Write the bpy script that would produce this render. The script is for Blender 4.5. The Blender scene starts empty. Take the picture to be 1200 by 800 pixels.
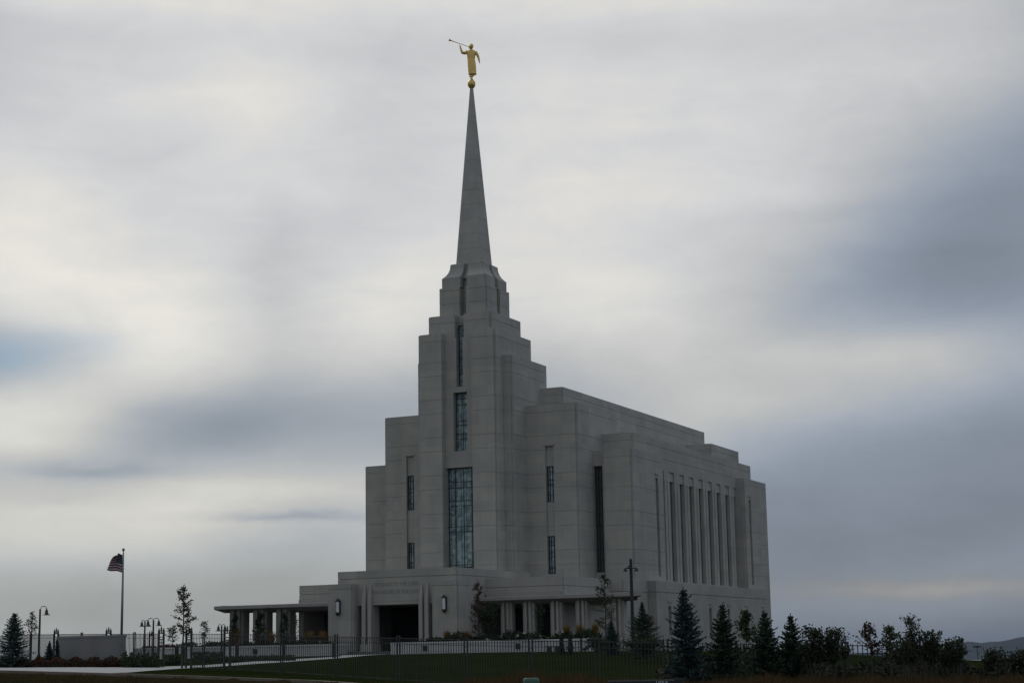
import bpy, bmesh, math, random
import numpy as np
from mathutils import Vector, Matrix
random.seed(7)
S = bpy.context.scene
COL = S.collection
R = math.radians

# ------------------------------------------------------------------ camera, sky, sun, exposure
CAM = Vector((62.641, -125.984, -0.2805))
RT = Vector((0.9033466, 0.4285387, -0.0178765))
UP = Vector((0.0922008, -0.1533145, 0.9838667))
FW = Vector((-0.4188842, 0.8904208, 0.1780077))
cd = bpy.data.cameras.new('camera')
cam = bpy.data.objects.new('camera', cd); COL.objects.link(cam)
m = Matrix.Identity(4)
for i in range(3):
    m[i][0] = RT[i]; m[i][1] = UP[i]; m[i][2] = -FW[i]; m[i][3] = CAM[i]
cam.matrix_world = m
cd.sensor_fit = 'HORIZONTAL'; cd.sensor_width = 36.0; cd.lens = 60.523
cd.clip_start = 0.5; cd.clip_end = 40000
S.camera = cam

SUN_EL, SUN_AZ = 38.0, -58.0          # azimuth of the veiled sun, measured from +Y towards +X (it stands behind the temple, to the left)
w = bpy.data.worlds.new('World'); S.world = w; w.use_nodes = True
nt = w.node_tree; nt.nodes.clear()
class G:
    """tiny node-graph helper"""
    def __init__(s, tree): s.t = tree
    def n(s, kind, **kw):
        x = s.t.nodes.new(kind)
        for k, v in kw.items(): setattr(x, k, v)
        return x
    def put(s, sock, v):
        if hasattr(v, 'is_output'): s.t.links.new(v, sock)
        elif v is not None: sock.default_value = v
    def math(s, op, a, b=None, c=None, clamp=False):
        x = s.n('ShaderNodeMath', operation=op, use_clamp=clamp)
        s.put(x.inputs[0], a)
        if b is not None: s.put(x.inputs[1], b)
        if c is not None: s.put(x.inputs[2], c)
        return x.outputs[0]
    def vec(s, op, a, b=None, out=0):
        x = s.n('ShaderNodeVectorMath', operation=op)
        s.put(x.inputs[0], a)
        if b is not None: s.put(x.inputs[1], b)
        return x.outputs[out]
    def mix(s, fac, a, b, blend='MIX'):
        x = s.n('ShaderNodeMix', data_type='RGBA', blend_type=blend)
        s.put(x.inputs[0], fac); s.put(x.inputs[6], a); s.put(x.inputs[7], b)
        return x.outputs[2]
    def noise(s, vec, scale, detail=4, rough=0.55, out=0, dist=0.0):
        x = s.n('ShaderNodeTexNoise')
        if vec is not None: s.put(x.inputs['Vector'], vec)
        x.inputs['Scale'].default_value = scale; x.inputs['Detail'].default_value = detail
        x.inputs['Roughness'].default_value = rough; x.inputs['Distortion'].default_value = dist
        return x.outputs[out]
    def ramp(s, fac, stops):
        x = s.n('ShaderNodeValToRGB'); s.put(x.inputs[0], fac)
        e = x.color_ramp.elements
        e[0].position, e[0].color = stops[0][0], (*stops[0][1], 1)
        e[1].position, e[1].color = stops[-1][0], (*stops[-1][1], 1)
        for p, c in stops[1:-1]:
            k = e.new(p); k.color = (*c, 1)
        return x.outputs[0]
    def mapr(s, v, a, b, c, d):
        x = s.n('ShaderNodeMapRange'); s.put(x.inputs[0], v)
        for i, q in enumerate((a, b, c, d)): x.inputs[i+1].default_value = q
        return x.outputs[0]

g = G(nt)
SKY_STRENGTH = 0.1
sky = g.n('ShaderNodeTexSky', sky_type='NISHITA', sun_disc=False)
sky.sun_elevation = R(SUN_EL); sky.sun_rotation = R(SUN_AZ); sky.altitude = 1500; sky.air_density = 1.2; sky.dust_density = 1.0
tc = g.n('ShaderNodeTexCoord')
sep = g.n('ShaderNodeSeparateXYZ'); nt.links.new(tc.outputs['Generated'], sep.inputs[0])
dx, dy, dz = sep.outputs
YAW0 = 25.194                          # bearing from which cloud azimuths are counted
ca, sa_ = math.cos(R(YAW0)), math.sin(R(YAW0))
side = g.math('ADD', g.math('MULTIPLY', dx, ca), g.math('MULTIPLY', dy, sa_))
ahead = g.math('ADD', g.math('MULTIPLY', dx, -sa_), g.math('MULTIPLY', dy, ca))
az = g.math('MULTIPLY', g.math('ARCTAN2', side, ahead), 180/math.pi)
el = g.math('MULTIPLY', g.math('ARCSINE', dz), 180/math.pi)
pol = g.n('ShaderNodeCombineXYZ'); g.put(pol.inputs[0], az); g.put(pol.inputs[1], el)
# cloud layer plane (streaks lie flat near the horizon)
zz = g.math('ADD', g.math('MAXIMUM', dz, 0.0), 0.10)
cp = g.n('ShaderNodeCombineXYZ'); g.put(cp.inputs[0], g.math('DIVIDE', side, zz)); g.put(cp.inputs[1], g.math('DIVIDE', ahead, zz))
warp = g.noise(g.vec('MULTIPLY', pol.outputs[0], (0.10, 0.22, 1)), 1.0, 5, 0.55, out=1)
warp = g.vec('MULTIPLY', g.vec('SUBTRACT', warp, (0.5, 0.5, 0.5)), (1.5, 0.55, 0))
P = g.vec('ADD', pol.outputs[0], warp)
SA, SE = 3.6, 1.85
Pn = g.vec('MULTIPLY', P, (1/SA, 1/SE, 0))
KS=[(-17.2,0.0,0.063),(-14.1,0.0,0.041),(-10.9,0.0,0.028),(-4.7,0.0,-0.018),(7.8,0.0,-0.057),(10.9,0.0,-0.096),(14.1,0.0,-0.114),(17.2,0.0,-0.117),(-14.1,1.5,-0.046),(-10.9,1.5,0.011),(-7.8,1.5,-0.030),(-1.6,1.5,0.013),(7.8,1.5,-0.015),(10.9,1.5,0.055),(14.1,1.5,0.081),(17.2,1.5,0.012),(-17.2,3.0,-0.013),(-14.1,3.0,-0.037),(-10.9,3.0,-0.017),(-4.7,3.0,0.048),(-1.6,3.0,0.028),(7.8,3.0,-0.047),(10.9,3.0,-0.079),(14.1,3.0,-0.081),(17.2,3.0,-0.027),(-17.2,4.5,0.245),(-14.1,4.5,0.212),(-10.9,4.5,0.212),(-7.8,4.5,-0.033),(-4.7,4.5,0.033),(-1.6,4.5,0.048),(7.8,4.5,-0.023),(10.9,4.5,0.038),(17.2,4.5,-0.040),(-17.2,6.0,-0.127),(-14.1,6.0,-0.256),(-10.9,6.0,0.115),(-7.8,6.0,0.084),(-4.7,6.0,0.086),(-1.6,6.0,0.069),(4.7,6.0,0.040),(7.8,6.0,-0.065),(10.9,6.0,-0.055),(14.1,6.0,-0.014),(17.2,6.0,-0.029),(-17.2,7.6,0.421),(-14.1,7.6,0.249),(-10.9,7.6,-0.261),(-7.8,7.6,-0.013),(-4.7,7.6,-0.080),(-1.6,7.6,-0.024),(1.6,7.6,-0.054),(4.7,7.6,0.098),(7.8,7.6,0.092),(10.9,7.6,0.031),(14.1,7.6,-0.037),(17.2,7.6,-0.024),(-17.2,9.3,-0.264),(-14.1,9.3,0.059),(-10.9,9.3,0.235),(-4.7,9.3,0.113),(-1.6,9.3,0.017),(1.6,9.3,0.019),(4.7,9.3,0.049),(7.8,9.3,0.030),(10.9,9.3,0.081),(14.1,9.3,0.145),(17.2,9.3,0.017),(-17.2,11.2,0.258),(-14.1,11.2,0.058),(-10.9,11.2,0.266),(-7.8,11.2,-0.095),(-4.7,11.2,0.290),(-1.6,11.2,0.018),(1.6,11.2,0.172),(4.7,11.2,0.148),(7.8,11.2,0.026),(10.9,11.2,-0.019),(14.1,11.2,-0.078),(17.2,11.2,-0.026),(-17.2,13.4,0.243),(-14.1,13.4,0.096),(-10.9,13.4,0.143),(-7.8,13.4,0.043),(-4.7,13.4,0.108),(-1.6,13.4,0.126),(1.6,13.4,0.124),(4.7,13.4,0.093),(7.8,13.4,0.087),(10.9,13.4,0.084),(14.1,13.4,-0.049),(17.2,13.4,-0.029),(-17.2,15.8,0.219),(-14.1,15.8,0.069),(-10.9,15.8,0.103),(-7.8,15.8,0.179),(-4.7,15.8,0.066),(-1.6,15.8,0.127),(1.6,15.8,0.144),(4.7,15.8,0.141),(7.8,15.8,0.122),(10.9,15.8,0.096),(14.1,15.8,0.043),(17.2,15.8,-0.047),(-17.2,18.6,0.133),(-14.1,18.6,0.111),(-10.9,18.6,0.172),(-7.8,18.6,0.205),(-4.7,18.6,0.075),(-1.6,18.6,0.135),(1.6,18.6,0.166),(4.7,18.6,0.135),(7.8,18.6,0.148),(10.9,18.6,0.121),(14.1,18.6,0.129),(17.2,18.6,0.110),(-17.2,22.0,0.252),(-14.1,22.0,0.182),(-10.9,22.0,0.187),(-7.8,22.0,0.213),(-4.7,22.0,0.173),(-1.6,22.0,0.188),(1.6,22.0,0.199),(4.7,22.0,0.180),(7.8,22.0,0.171),(10.9,22.0,0.166),(14.1,22.0,0.161),(17.2,22.0,0.129)]
BASE_L = 0.33                           # mean radiance of the overcast; the lobes are its brighter and darker cloud banks
acc = BASE_L
for a_, e_, w_ in KS:
    d_ = g.vec('DISTANCE', Pn, (a_/SA, e_/SE, 0), out=1)
    gs = g.math('POWER', math.exp(-1), g.math('MULTIPLY', d_, d_))
    acc = g.math('MULTIPLY_ADD', gs, w_, acc)
# thinner streaks, rougher at the edges
warp2 = g.noise(g.vec('MULTIPLY', pol.outputs[0], (0.35, 0.9, 1)), 1.0, 6, 0.62, out=1)
P2 = g.vec('ADD', pol.outputs[0], g.vec('MULTIPLY', g.vec('SUBTRACT', warp2, (0.5, 0.5, 0.5)), (2.4, 0.75, 0)))
for a_, e_, s1, s2, w_ in [(-14.17, 6.02, 2.57, 0.28, -0.1), (-8.55, 5.42, 3.64, 0.31, 0.08), (-7.71, 4.6, 3.22, 0.18, -0.13), (-15.07, 4.76, 2.14, 0.23, 0.04), (11.64, 9.51, 4.61, 0.43, 0.05), (13.37, 1.78, 3.4, 0.26, 0.035), (-12.46, 8.07, 1.65, 0.4, -0.04), (8.52, 14.82, 3.96, 0.62, 0.03), (-7.99, 13.11, 0.85, 3.3, -0.04), (10.2, 14.11, 2.52, 0.28, -0.03), (-15.66, 6.88, 2.41, 0.34, 0.05), (11.53, 12.63, 3.31, 0.34, -0.03), (-10.59, 12.23, 3.69, 0.37, 0.05), (4.84, 17.18, 4.64, 0.34, 0.03), (2.94, 12.17, 3.46, 0.45, 0.03)]:
    d_ = g.vec('DISTANCE', g.vec('MULTIPLY', P2, (1/s1, 1/s2, 0)), (a_/s1, e_/s2, 0), out=1)
    acc = g.math('MULTIPLY_ADD', g.math('POWER', math.exp(-1), g.math('MULTIPLY', d_, d_)), w_, acc)
st3 = g.noise(g.vec('MULTIPLY', pol.outputs[0], (0.40, 0.75, 1)), 1.0, 7, 0.62, dist=0.8)
st = g.noise(cp.outputs[0], 1.1, 6, 0.55, dist=0.4)
st2 = g.noise(g.vec('MULTIPLY', pol.outputs[0], (0.12, 0.55, 1)), 1.0, 6, 0.6, dist=0.6)
var = g.math('ADD', g.math('MULTIPLY', g.math('SUBTRACT', st, 0.5), 0.08), g.math('MULTIPLY', g.math('SUBTRACT', st2, 0.5), 0.20))
var = g.math('ADD', var, g.math('MULTIPLY', g.math('SUBTRACT', st3, 0.5), 0.17))
lum = g.math('MULTIPLY', acc, g.math('ADD', 1.035, var))
lum = g.math('MAXIMUM', lum, 0.12)
tint = g.ramp(g.mapr(lum, 0.12, 0.82, 0, 1), [(0.0, (0.90, 1.0, 1.13)), (0.22, (0.905, 1.0, 1.165)), (0.38, (0.925, 1.0, 1.09)), (0.58, (0.985, 1.0, 1.02)), (0.78, (1.0, 1.0, 1.01)), (0.92, (1.03, 1.0, 0.93)), (1.0, (1.04, 1.0, 0.90))])
lowwarm = g.math('MULTIPLY', g.mapr(el, 14.0, 6.0, 0.0, 1.0), g.mapr(lum, 0.44, 0.64, 0.0, 1.0))
tint = g.mix(lowwarm, tint, (1.02, 1.0, 0.925, 1))
# the right-hand banks are bluer, the air over the left horizon greyer, and one low streak at the right is warm
tint = g.mix(g.math('MULTIPLY', g.mapr(az, 1.0, 9.0, 0.0, 1.0), g.mapr(lum, 0.48, 0.30, 0.0, 1.0)), tint, (0.885, 1.0, 1.20, 1))
tint = g.mix(g.math('MULTIPLY', g.mapr(az, 2.0, -6.0, 0.0, 1.0), g.mapr(el, 4.2, 2.6, 0.0, 1.0)), tint, (0.975, 1.0, 0.99, 1))
dw = g.vec('DISTANCE', g.vec('MULTIPLY', P2, (1/4.6, 1/0.42, 0)), (13.38/4.6, 1.83/0.42, 0), out=1)
tint = g.mix(g.math('MULTIPLY', g.math('POWER', math.exp(-1), g.math('MULTIPLY', dw, dw)), 0.9), tint, (1.03, 1.0, 0.97, 1))
cloud = g.vec('SCALE', tint, None)
cloud.node.inputs['Scale'].default_value = 1.0
g.put(cloud.node.inputs['Scale'], g.math('MULTIPLY', lum, 1/SKY_STRENGTH))
# thin places where the blue shows
hole = g.vec('DISTANCE', g.vec('MULTIPLY', P2, (1/2.1, 1/0.75, 0)), (-16.9/2.1, 9.6/0.75, 0), out=1)
hole2 = g.vec('DISTANCE', g.vec('MULTIPLY', P2, (1/1.8, 1/0.5, 0)), (-14.6/1.8, 10.15/0.5, 0), out=1)
thin = g.math('ADD', g.math('MULTIPLY', g.math('POWER', math.exp(-1), g.math('MULTIPLY', hole, hole)), 0.42), g.math('MULTIPLY', g.math('POWER', math.exp(-1), g.math('MULTIPLY', hole2, hole2)), 0.22))
thin = g.math('ADD', thin, 0.05)
col = g.mix(thin, cloud, g.vec('MULTIPLY', sky.outputs[0], (0.40, 0.50, 0.56)))
bg = g.n('ShaderNodeBackground'); bg.inputs['Strength'].default_value = SKY_STRENGTH
g.put(bg.inputs['Color'], col)
wo = g.n('ShaderNodeOutputWorld'); nt.links.new(bg.outputs[0], wo.inputs[0])

sl = bpy.data.lights.new('sun', 'SUN'); sl.energy = 0.5; sl.angle = R(18); sl.color = (1.0, 0.95, 0.88)
so = bpy.data.objects.new('sun', sl); COL.objects.link(so)
sd = Vector((math.sin(R(SUN_AZ))*math.cos(R(SUN_EL)), math.cos(R(SUN_AZ))*math.cos(R(SUN_EL)), math.sin(R(SUN_EL))))
so.rotation_euler = sd.to_track_quat('Z', 'Y').to_euler(); so.location = (0, 0, 120)

S.view_settings.view_transform = 'Standard'; S.view_settings.look = 'None'
S.view_settings.exposure = 0.0; S.view_settings.gamma = 1.0; S.view_settings.use_curve_mapping = False
S.cycles.max_bounces = 6; S.cycles.diffuse_bounces = 3; S.cycles.transparent_max_bounces = 8; S.cycles.volume_bounces = 0
S.cycles.use_denoising = True

# ------------------------------------------------------------------ placing helpers
F = 2017.4                              # focal length in photo pixels
def ray(u, v): return FW + RT*((u-600)/F) + UP*((400-v)/F)
def horizon(u):
    a, b = 600.0, 900.0
    for _ in range(40):
        c = (a+b)/2
        if ray(u, c).z > 0: a = c
        else: b = c
    return a
def spot(u, D):
    """ground position at bearing u and distance D from where the photographer stood"""
    p = CAM + ray(u, horizon(u))*D
    return p.x, p.y
def hgt(u, v, D): return (CAM + ray(u, v)*D).z
CP = np.array([(-9.7,-42,-.35),(4,-50.5,-.62),(12.8,-55.8,-.82),(24.5,-62.8,-1.2),(33.5,-68.2,-1.5),(43.4,-74,-1.75),(50,-78,-1.95),(60,-84,-2.05),
(6,-26,-.30),(4.8,-29.6,-.40),(7.3,-43,-.6),(13.5,-63.7,-.72),(14.7,-72,-.66),(10,-90,-.6),(-10,-60,-.5),
(21.9,-74.3,-.86),(26,-74.5,-1.02),(30.5,-73.5,-1.22),(38,-90,-1.6),
(0,-18,-.26),(15,-18,-.26),(-15,-18,-.26),(25,-14,-.4),(13,5,-.25),(17,40,-.7),(-14,20,-.3),(0,60,-.5),(-30,-20,-.35),(-40,20,-.4),
(62,-126,-1.95),(55,-110,-1.9),(80,-100,-2.3),(60,-60,-2.0),(50,-40,-1.5),(70,-20,-2.8),(50,-8,-1.9),(36,22,-2.3),(45,60,-3.6),(60,20,-3.3),(90,-50,-2.8),(60,70,-4.2),(30,75,-3.0),(110,-110,-2.8),(20,-120,-1.2),(70,-150,-2.2)], float)
def tps_fit(P, lam=3.0):
    n = len(P); d = np.hypot(P[:,None,0]-P[None,:,0], P[:,None,1]-P[None,:,1])/30
    K = np.where(d > 0, d*d*np.log(d+1e-12), 0) + lam*1e-2*np.eye(n)
    Q = np.c_[np.ones(n), P[:,:2]/30]
    return np.linalg.solve(np.block([[K, Q], [Q.T, np.zeros((3,3))]]), np.r_[P[:,2], 0, 0, 0])
TW = tps_fit(CP)
def gz(X, Y):
    X = np.asarray(X, float); Y = np.asarray(Y, float)
    d = np.sqrt((X[...,None]-CP[:,0])**2 + (Y[...,None]-CP[:,1])**2)/30
    z = (np.where(d > 0, d*d*np.log(d+1e-12), 0) @ TW[:-3]) + TW[-3] + TW[-2]*X/30 + TW[-1]*Y/30
    r = np.hypot(X-20, Y+35)
    s = np.clip((r-90)/90, 0, 1); s = s*s*(3-2*s)
    far = np.maximum(-3.6 - 0.017*np.maximum(r-95, 0), -60.0)
    return z*(1-s) + far*s
def ground(x, y): return float(gz(np.array(x), np.array(y)))

# ------------------------------------------------------------------ mesh helpers
class MB:
    def __init__(s): s.v = []; s.f = []; s.uv = None
    def add(s, vs, fs):
        o = len(s.v); s.v += [tuple(p) for p in vs]; s.f += [tuple(i+o for i in f) for f in fs]
    def box(s, x0, x1, y0, y1, z0, z1):
        s.add([(x0,y0,z0),(x1,y0,z0),(x1,y1,z0),(x0,y1,z0),(x0,y0,z1),(x1,y0,z1),(x1,y1,z1),(x0,y1,z1)],
              [(3,2,1,0),(4,5,6,7),(0,1,5,4),(1,2,6,5),(2,3,7,6),(3,0,4,7)])
    def loft(s, rings, caps=True):
        n = len(rings[0]); o = len(s.v)
        for r in rings: s.v += [tuple(p) for p in r]
        for k in range(len(rings)-1):
            for i in range(n):
                j = (i+1) % n
                s.f.append((o+k*n+i, o+k*n+j, o+(k+1)*n+j, o+(k+1)*n+i))
        if caps:
            s.f.append(tuple(o+i for i in reversed(range(n))))
            q = o+(len(rings)-1)*n; s.f.append(tuple(q+i for i in range(n)))
    def prism(s, poly, prof):
        s.loft([[(x, y, z) for x, y in (offset(poly, d) if d else poly)] for z, d in prof])
    def scaled(s, poly, prof):
        s.loft([[(x*k, y*k, z) for x, y in poly] for z, k in prof])
    def tube(s, pts, rad, n=6, caps=True):
        pts = [Vector(p) for p in pts]; rings = []
        if not hasattr(rad, '__len__'): rad = [rad]*len(pts)
        a = None
        for i, p in enumerate(pts):
            t = (pts[min(i+1, len(pts)-1)] - pts[max(i-1, 0)]).normalized()
            if a is None or abs(a.dot(t)) > 0.95: a = t.orthogonal().normalized()
            a = (a - t*a.dot(t)).normalized(); b = t.cross(a)
            rings.append([p + (a*math.cos(q) + b*math.sin(q))*rad[i] for q in (2*math.pi*k/n for k in range(n))])
        s.loft(rings, caps)
    def lathe(s, prof, c=(0,0), n=16):
        s.loft([[(c[0]+r*math.cos(2*math.pi*k/n), c[1]+r*math.sin(2*math.pi*k/n), z) for k in range(n)] for r, z in prof])
    def leaf(s, p, d, nrm, L, W):
        """one small pointed leaf"""
        d = d.normalized(); t = d.cross(nrm)
        if t.length < 1e-4: t = d.orthogonal()
        t.normalize()
        s.add([p, p + d*L*0.5 + t*W*0.5, p + d*L, p + d*L*0.5 - t*W*0.5], [(0,1,2,3)])
    def build(s, name, mat, parent=None, smooth=False, loc=None):
        me = bpy.data.meshes.new(name); me.from_pydata(s.v, [], s.f); me.update()
        if smooth:
            for p in me.polygons: p.use_smooth = True
        me.materials.append(mat)
        o = bpy.data.objects.new(name, me); COL.objects.link(o)
        if parent is not None: o.parent = parent
        if loc is not None: o.location = loc
        return o
def offset(poly, d):
    n = len(poly); out = []
    for i in range(n):
        p0, p1, p2 = Vector(poly[i-1]), Vector(poly[i]), Vector(poly[(i+1) % n])
        e1 = (p1-p0).normalized(); e2 = (p2-p1).normalized()
        n1 = Vector((-e1.y, e1.x)); n2 = Vector((-e2.y, e2.x))
        k = 1 + n1.dot(n2)
        q = p1 + (n1+n2)*(d/k if abs(k) > 1e-6 else d)
        out.append((q.x, q.y))
    return out
def rp(x0, x1, y0, y1, c=0.16, front=(), right=(), left=(), back=()):
    """plan outline with re-entrant corners and niches (a, b, depth) in its faces"""
    P = [(x0, y0+c), (x0+c, y0+c), (x0+c, y0)] if c else [(x0, y0)]
    for a, b, d in front: P += [(a,y0),(a,y0+d),(b,y0+d),(b,y0)]
    P += [(x1-c, y0), (x1-c, y0+c), (x1, y0+c)] if c else [(x1, y0)]
    for a, b, d in right: P += [(x1,a),(x1-d,a),(x1-d,b),(x1,b)]
    P += [(x1, y1-c), (x1-c, y1-c), (x1-c, y1)] if c else [(x1, y1)]
    for a, b, d in back: P += [(b,y1),(b,y1-d),(a,y1-d),(a,y1)]
    P += [(x0+c, y1), (x0+c, y1-c), (x0, y1-c)] if c else [(x0, y1)]
    for a, b, d in left: P += [(x0,b),(x0+d,b),(x0+d,a),(x0,a)]
    return P
def tag(o, label, cat, group=None, kind=None):
    o['label'] = label; o['category'] = cat
    if group: o['group'] = group
    if kind: o['kind'] = kind
    return o
def thing(name, label, cat, loc=(0,0,0), rz=0.0, group=None):
    o = bpy.data.objects.new(name, None); COL.objects.link(o)
    o.location = loc; o.rotation_euler = (0, 0, rz); o.empty_display_size = 0.3
    return tag(o, label, cat, group)
def struct(o, kind='structure'):
    o['kind'] = kind; return o
def dup(root, loc, label, rz=None, scale=None):
    """a copy of a thing with copies of its parts and sub-parts"""
    r = root.copy(); COL.objects.link(r); r.location = loc; r['label'] = label
    if rz is not None: r.rotation_euler = (0, 0, rz)
    if scale is not None: r.scale = scale
    for ch in list(root.children):
        c = ch.copy(); COL.objects.link(c); c.parent = r
        for gch in ch.children:
            d = gch.copy(); COL.objects.link(d); d.parent = c
    return r

# ------------------------------------------------------------------ materials
def new_mat(name):
    mt = bpy.data.materials.new(name); mt.use_nodes = True
    t = mt.node_tree; t.nodes.clear(); q = G(t)
    b = q.n('ShaderNodeBsdfPrincipled'); o = q.n('ShaderNodeOutputMaterial'); t.links.new(b.outputs[0], o.inputs[0])
    return mt, q, b
def stone(name, base, joints=True, rough=0.75):
    mt, q, b = new_mat(name)
    tcn = q.n('ShaderNodeTexCoord'); geo = q.n('ShaderNodeNewGeometry')
    sp = q.n('ShaderNodeSeparateXYZ'); q.put(sp.inputs[0], geo.outputs['Position'])
    along = q.math('ADD', sp.outputs[0], sp.outputs[1])
    cv = q.n('ShaderNodeCombineXYZ'); q.put(cv.inputs[0], along); q.put(cv.inputs[1], sp.outputs[2])
    big = q.noise(geo.outputs['Position'], 0.35, 4, 0.6)
    fine = q.noise(geo.outputs['Position'], 9.0, 3, 0.7)
    streak = q.noise(q.vec('MULTIPLY', geo.outputs['Position'], (1.3, 1.3, 0.12)), 1.0, 4, 0.65)
    k = q.math('ADD', q.mapr(big, 0.3, 0.7, 0.90, 1.07), q.math('MULTIPLY', q.math('SUBTRACT', fine, 0.5), 0.18))
    k = q.math('ADD', k, q.math('MULTIPLY', q.math('SUBTRACT', streak, 0.5), 0.32))
    col = q.vec('SCALE', (*base,), None); q.put(col.node.inputs['Scale'], k)
    if joints:
        br = q.n('ShaderNodeTexBrick'); q.put(br.inputs['Vector'], cv.outputs[0])
        br.inputs['Color1'].default_value = (1.07,1.06,1.04,1); br.inputs['Color2'].default_value = (0.91,0.92,0.94,1); br.inputs['Mortar'].default_value = (0.85,0.85,0.85,1)
        br.inputs['Scale'].default_value = 1.0; br.inputs['Brick Width'].default_value = 1.55; br.inputs['Row Height'].default_value = 0.775
        br.inputs['Mortar Size'].default_value = 0.012; br.inputs['Mortar Smooth'].default_value = 0.3; br.offset = 0.5
        col = q.mix(1.0, col, br.outputs[0], 'MULTIPLY')
    q.put(b.inputs['Base Color'], col); b.inputs['Roughness'].default_value = rough
    bp = q.n('ShaderNodeBump'); bp.inputs['Strength'].default_value = 0.25; bp.inputs['Distance'].default_value = 0.02
    q.put(bp.inputs['Height'], fine); q.put(b.inputs['Normal'], bp.outputs[0])
    return mt
def plain(name, base, rough=0.6, metal=0.0, var=0.15, scale=6.0, spec=None):
    mt, q, b = new_mat(name)
    geo = q.n('ShaderNodeNewGeometry')
    nz = q.noise(geo.outputs['Position'], scale, 4, 0.6)
    col = q.vec('SCALE', (*base,), None); q.put(col.node.inputs['Scale'], q.mapr(nz, 0.25, 0.75, 1-var, 1+var))
    q.put(b.inputs['Base Color'], col)
    b.inputs['Roughness'].default_value = rough; b.inputs['Metallic'].default_value = metal
    if spec is not None: b.inputs['Specular IOR Level'].default_value = spec
    return mt
def foliage(name, cols, rough=0.7, trans=0.25):
    mt, q, b = new_mat(name)
    geo = q.n('ShaderNodeNewGeometry')
    n_ = len(cols)
    c = q.ramp(geo.outputs['Random Per Island'], [(i/(n_-1), cc) for i, cc in enumerate(cols)])
    nz = q.noise(geo.outputs['Position'], 1.7, 3, 0.6)
    c2 = q.vec('SCALE', c, None); q.put(c2.node.inputs['Scale'], q.mapr(nz, 0.3, 0.7, 0.65, 1.35))
    q.put(b.inputs['Base Color'], c2); b.inputs['Roughness'].default_value = rough; b.inputs['Specular IOR Level'].default_value = 0.2
    tr = q.n('ShaderNodeBsdfTranslucent'); q.put(tr.inputs[0], c2)
    ms = q.n('ShaderNodeMixShader'); ms.inputs[0].default_value = trans
    o = [x for x in mt.node_tree.nodes if x.type == 'OUTPUT_MATERIAL'][0]
    mt.node_tree.links.new(b.outputs[0], ms.inputs[1]); mt.node_tree.links.new(tr.outputs[0], ms.inputs[2]); mt.node_tree.links.new(ms.outputs[0], o.inputs[0])
    return mt

M = {}
M['stone'] = stone('temple_stone', (0.43, 0.416, 0.374))
M['stone_low'] = stone('darker_temple_stone', (0.39, 0.375, 0.335))  # temple stone in a darker tone, for the portico and lower storeys
M['stone_low_plain'] = stone('darker_temple_stone_plain', (0.39, 0.375, 0.335), joints=False)
M['stone_plain'] = stone('temple_stone_plain', (0.43, 0.416, 0.374), joints=False)
M['spire'] = stone('spire_stone', (0.455, 0.44, 0.40), joints=True)
M['canopy'] = stone('canopy_stone', (0.34, 0.325, 0.30), joints=False)
M['wall'] = stone('planter_stone', (0.50, 0.50, 0.49), joints=True)
M['sign_stone'] = stone('sign_stone', (0.235, 0.23, 0.225), joints=False)
M['concrete'] = plain('pale_concrete', (0.47, 0.46, 0.44), 0.85, var=0.12, scale=1.5)
M['lead'] = plain('window_metal', (0.035, 0.042, 0.045), 0.5, 0.0)
M['kerb'] = plain('kerb_stone', (0.20, 0.165, 0.13), 0.9, var=0.25, scale=2.0)
M['floor'] = plain('porch_paving', (0.16, 0.16, 0.155), 0.85)
M['mullion'] = plain('pale_mullion', (0.15, 0.15, 0.14), 0.7)
M['coping'] = plain('pale_coping', (0.62, 0.62, 0.60), 0.8, var=0.1)
M['bronze'] = plain('dark_bronze', (0.045, 0.043, 0.04), 0.5, 0.3)
M['fence'] = plain('fence_paint', (0.045, 0.048, 0.042), 0.55, 0.0, spec=0.3)
M['black'] = plain('black_metal', (0.015, 0.015, 0.016), 0.5, 0.0)
M['pole'] = plain('grey_pole', (0.22, 0.23, 0.24), 0.45, 0.5)
M['bark'] = plain('bark', (0.07, 0.058, 0.048), 0.9, var=0.3, scale=14)
M['soil'] = plain('soil', (0.05, 0.038, 0.028), 0.95, var=0.3)
M['letter'] = plain('letter_stone', (0.24, 0.24, 0.235), 0.8)
M['gold'] = plain('gilding', (0.80, 0.55, 0.17), 0.36, 0.6, var=0.2, scale=5)
M['gold_dark'] = plain('dark_gilding', (0.40, 0.25, 0.07), 0.4, 0.8, var=0.2, scale=5)  # darker gilding, for the flagpole finial
M['green_box'] = plain('green_enamel', (0.07, 0.14, 0.10), 0.5)
M['board'] = plain('black_board', (0.016, 0.018, 0.022), 0.5)
M['board_edge'] = plain('pale_edge', (0.12, 0.11, 0.10), 0.7)
M['letter_white'] = plain('white_letter', (0.5, 0.53, 0.56), 0.7)
M['wood'] = plain('bench_wood', (0.08, 0.06, 0.045), 0.8)
M['red_wall'] = plain('dark_red_wall', (0.10, 0.035, 0.035), 0.8)
M['roof_pale'] = plain('pale_roof', (0.25, 0.27, 0.29), 0.7)
M['petal_white'] = foliage('white_petals', [(0.55,0.55,0.5),(0.7,0.7,0.66)])
mt, q, b = new_mat('art_glass')
geo = q.n('ShaderNodeNewGeometry'); vo = q.n('ShaderNodeTexVoronoi'); vo.inputs['Scale'].default_value = 3.2; q.put(vo.inputs['Vector'], geo.outputs['Position'])
q.put(b.inputs['Base Color'], q.ramp(vo.outputs['Color'], [(0.2,(0.17,0.25,0.26)),(0.55,(0.30,0.41,0.42)),(0.85,(0.44,0.56,0.57))])); b.inputs['Roughness'].default_value = 0.35
M['glass'] = mt
M['glass_pale'] = plain('pale_art_glass', (0.27, 0.26, 0.24), 0.5, var=0.2, scale=2.0)
M['pier'] = stone('pier_stone', (0.20, 0.192, 0.172), joints=True)
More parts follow.
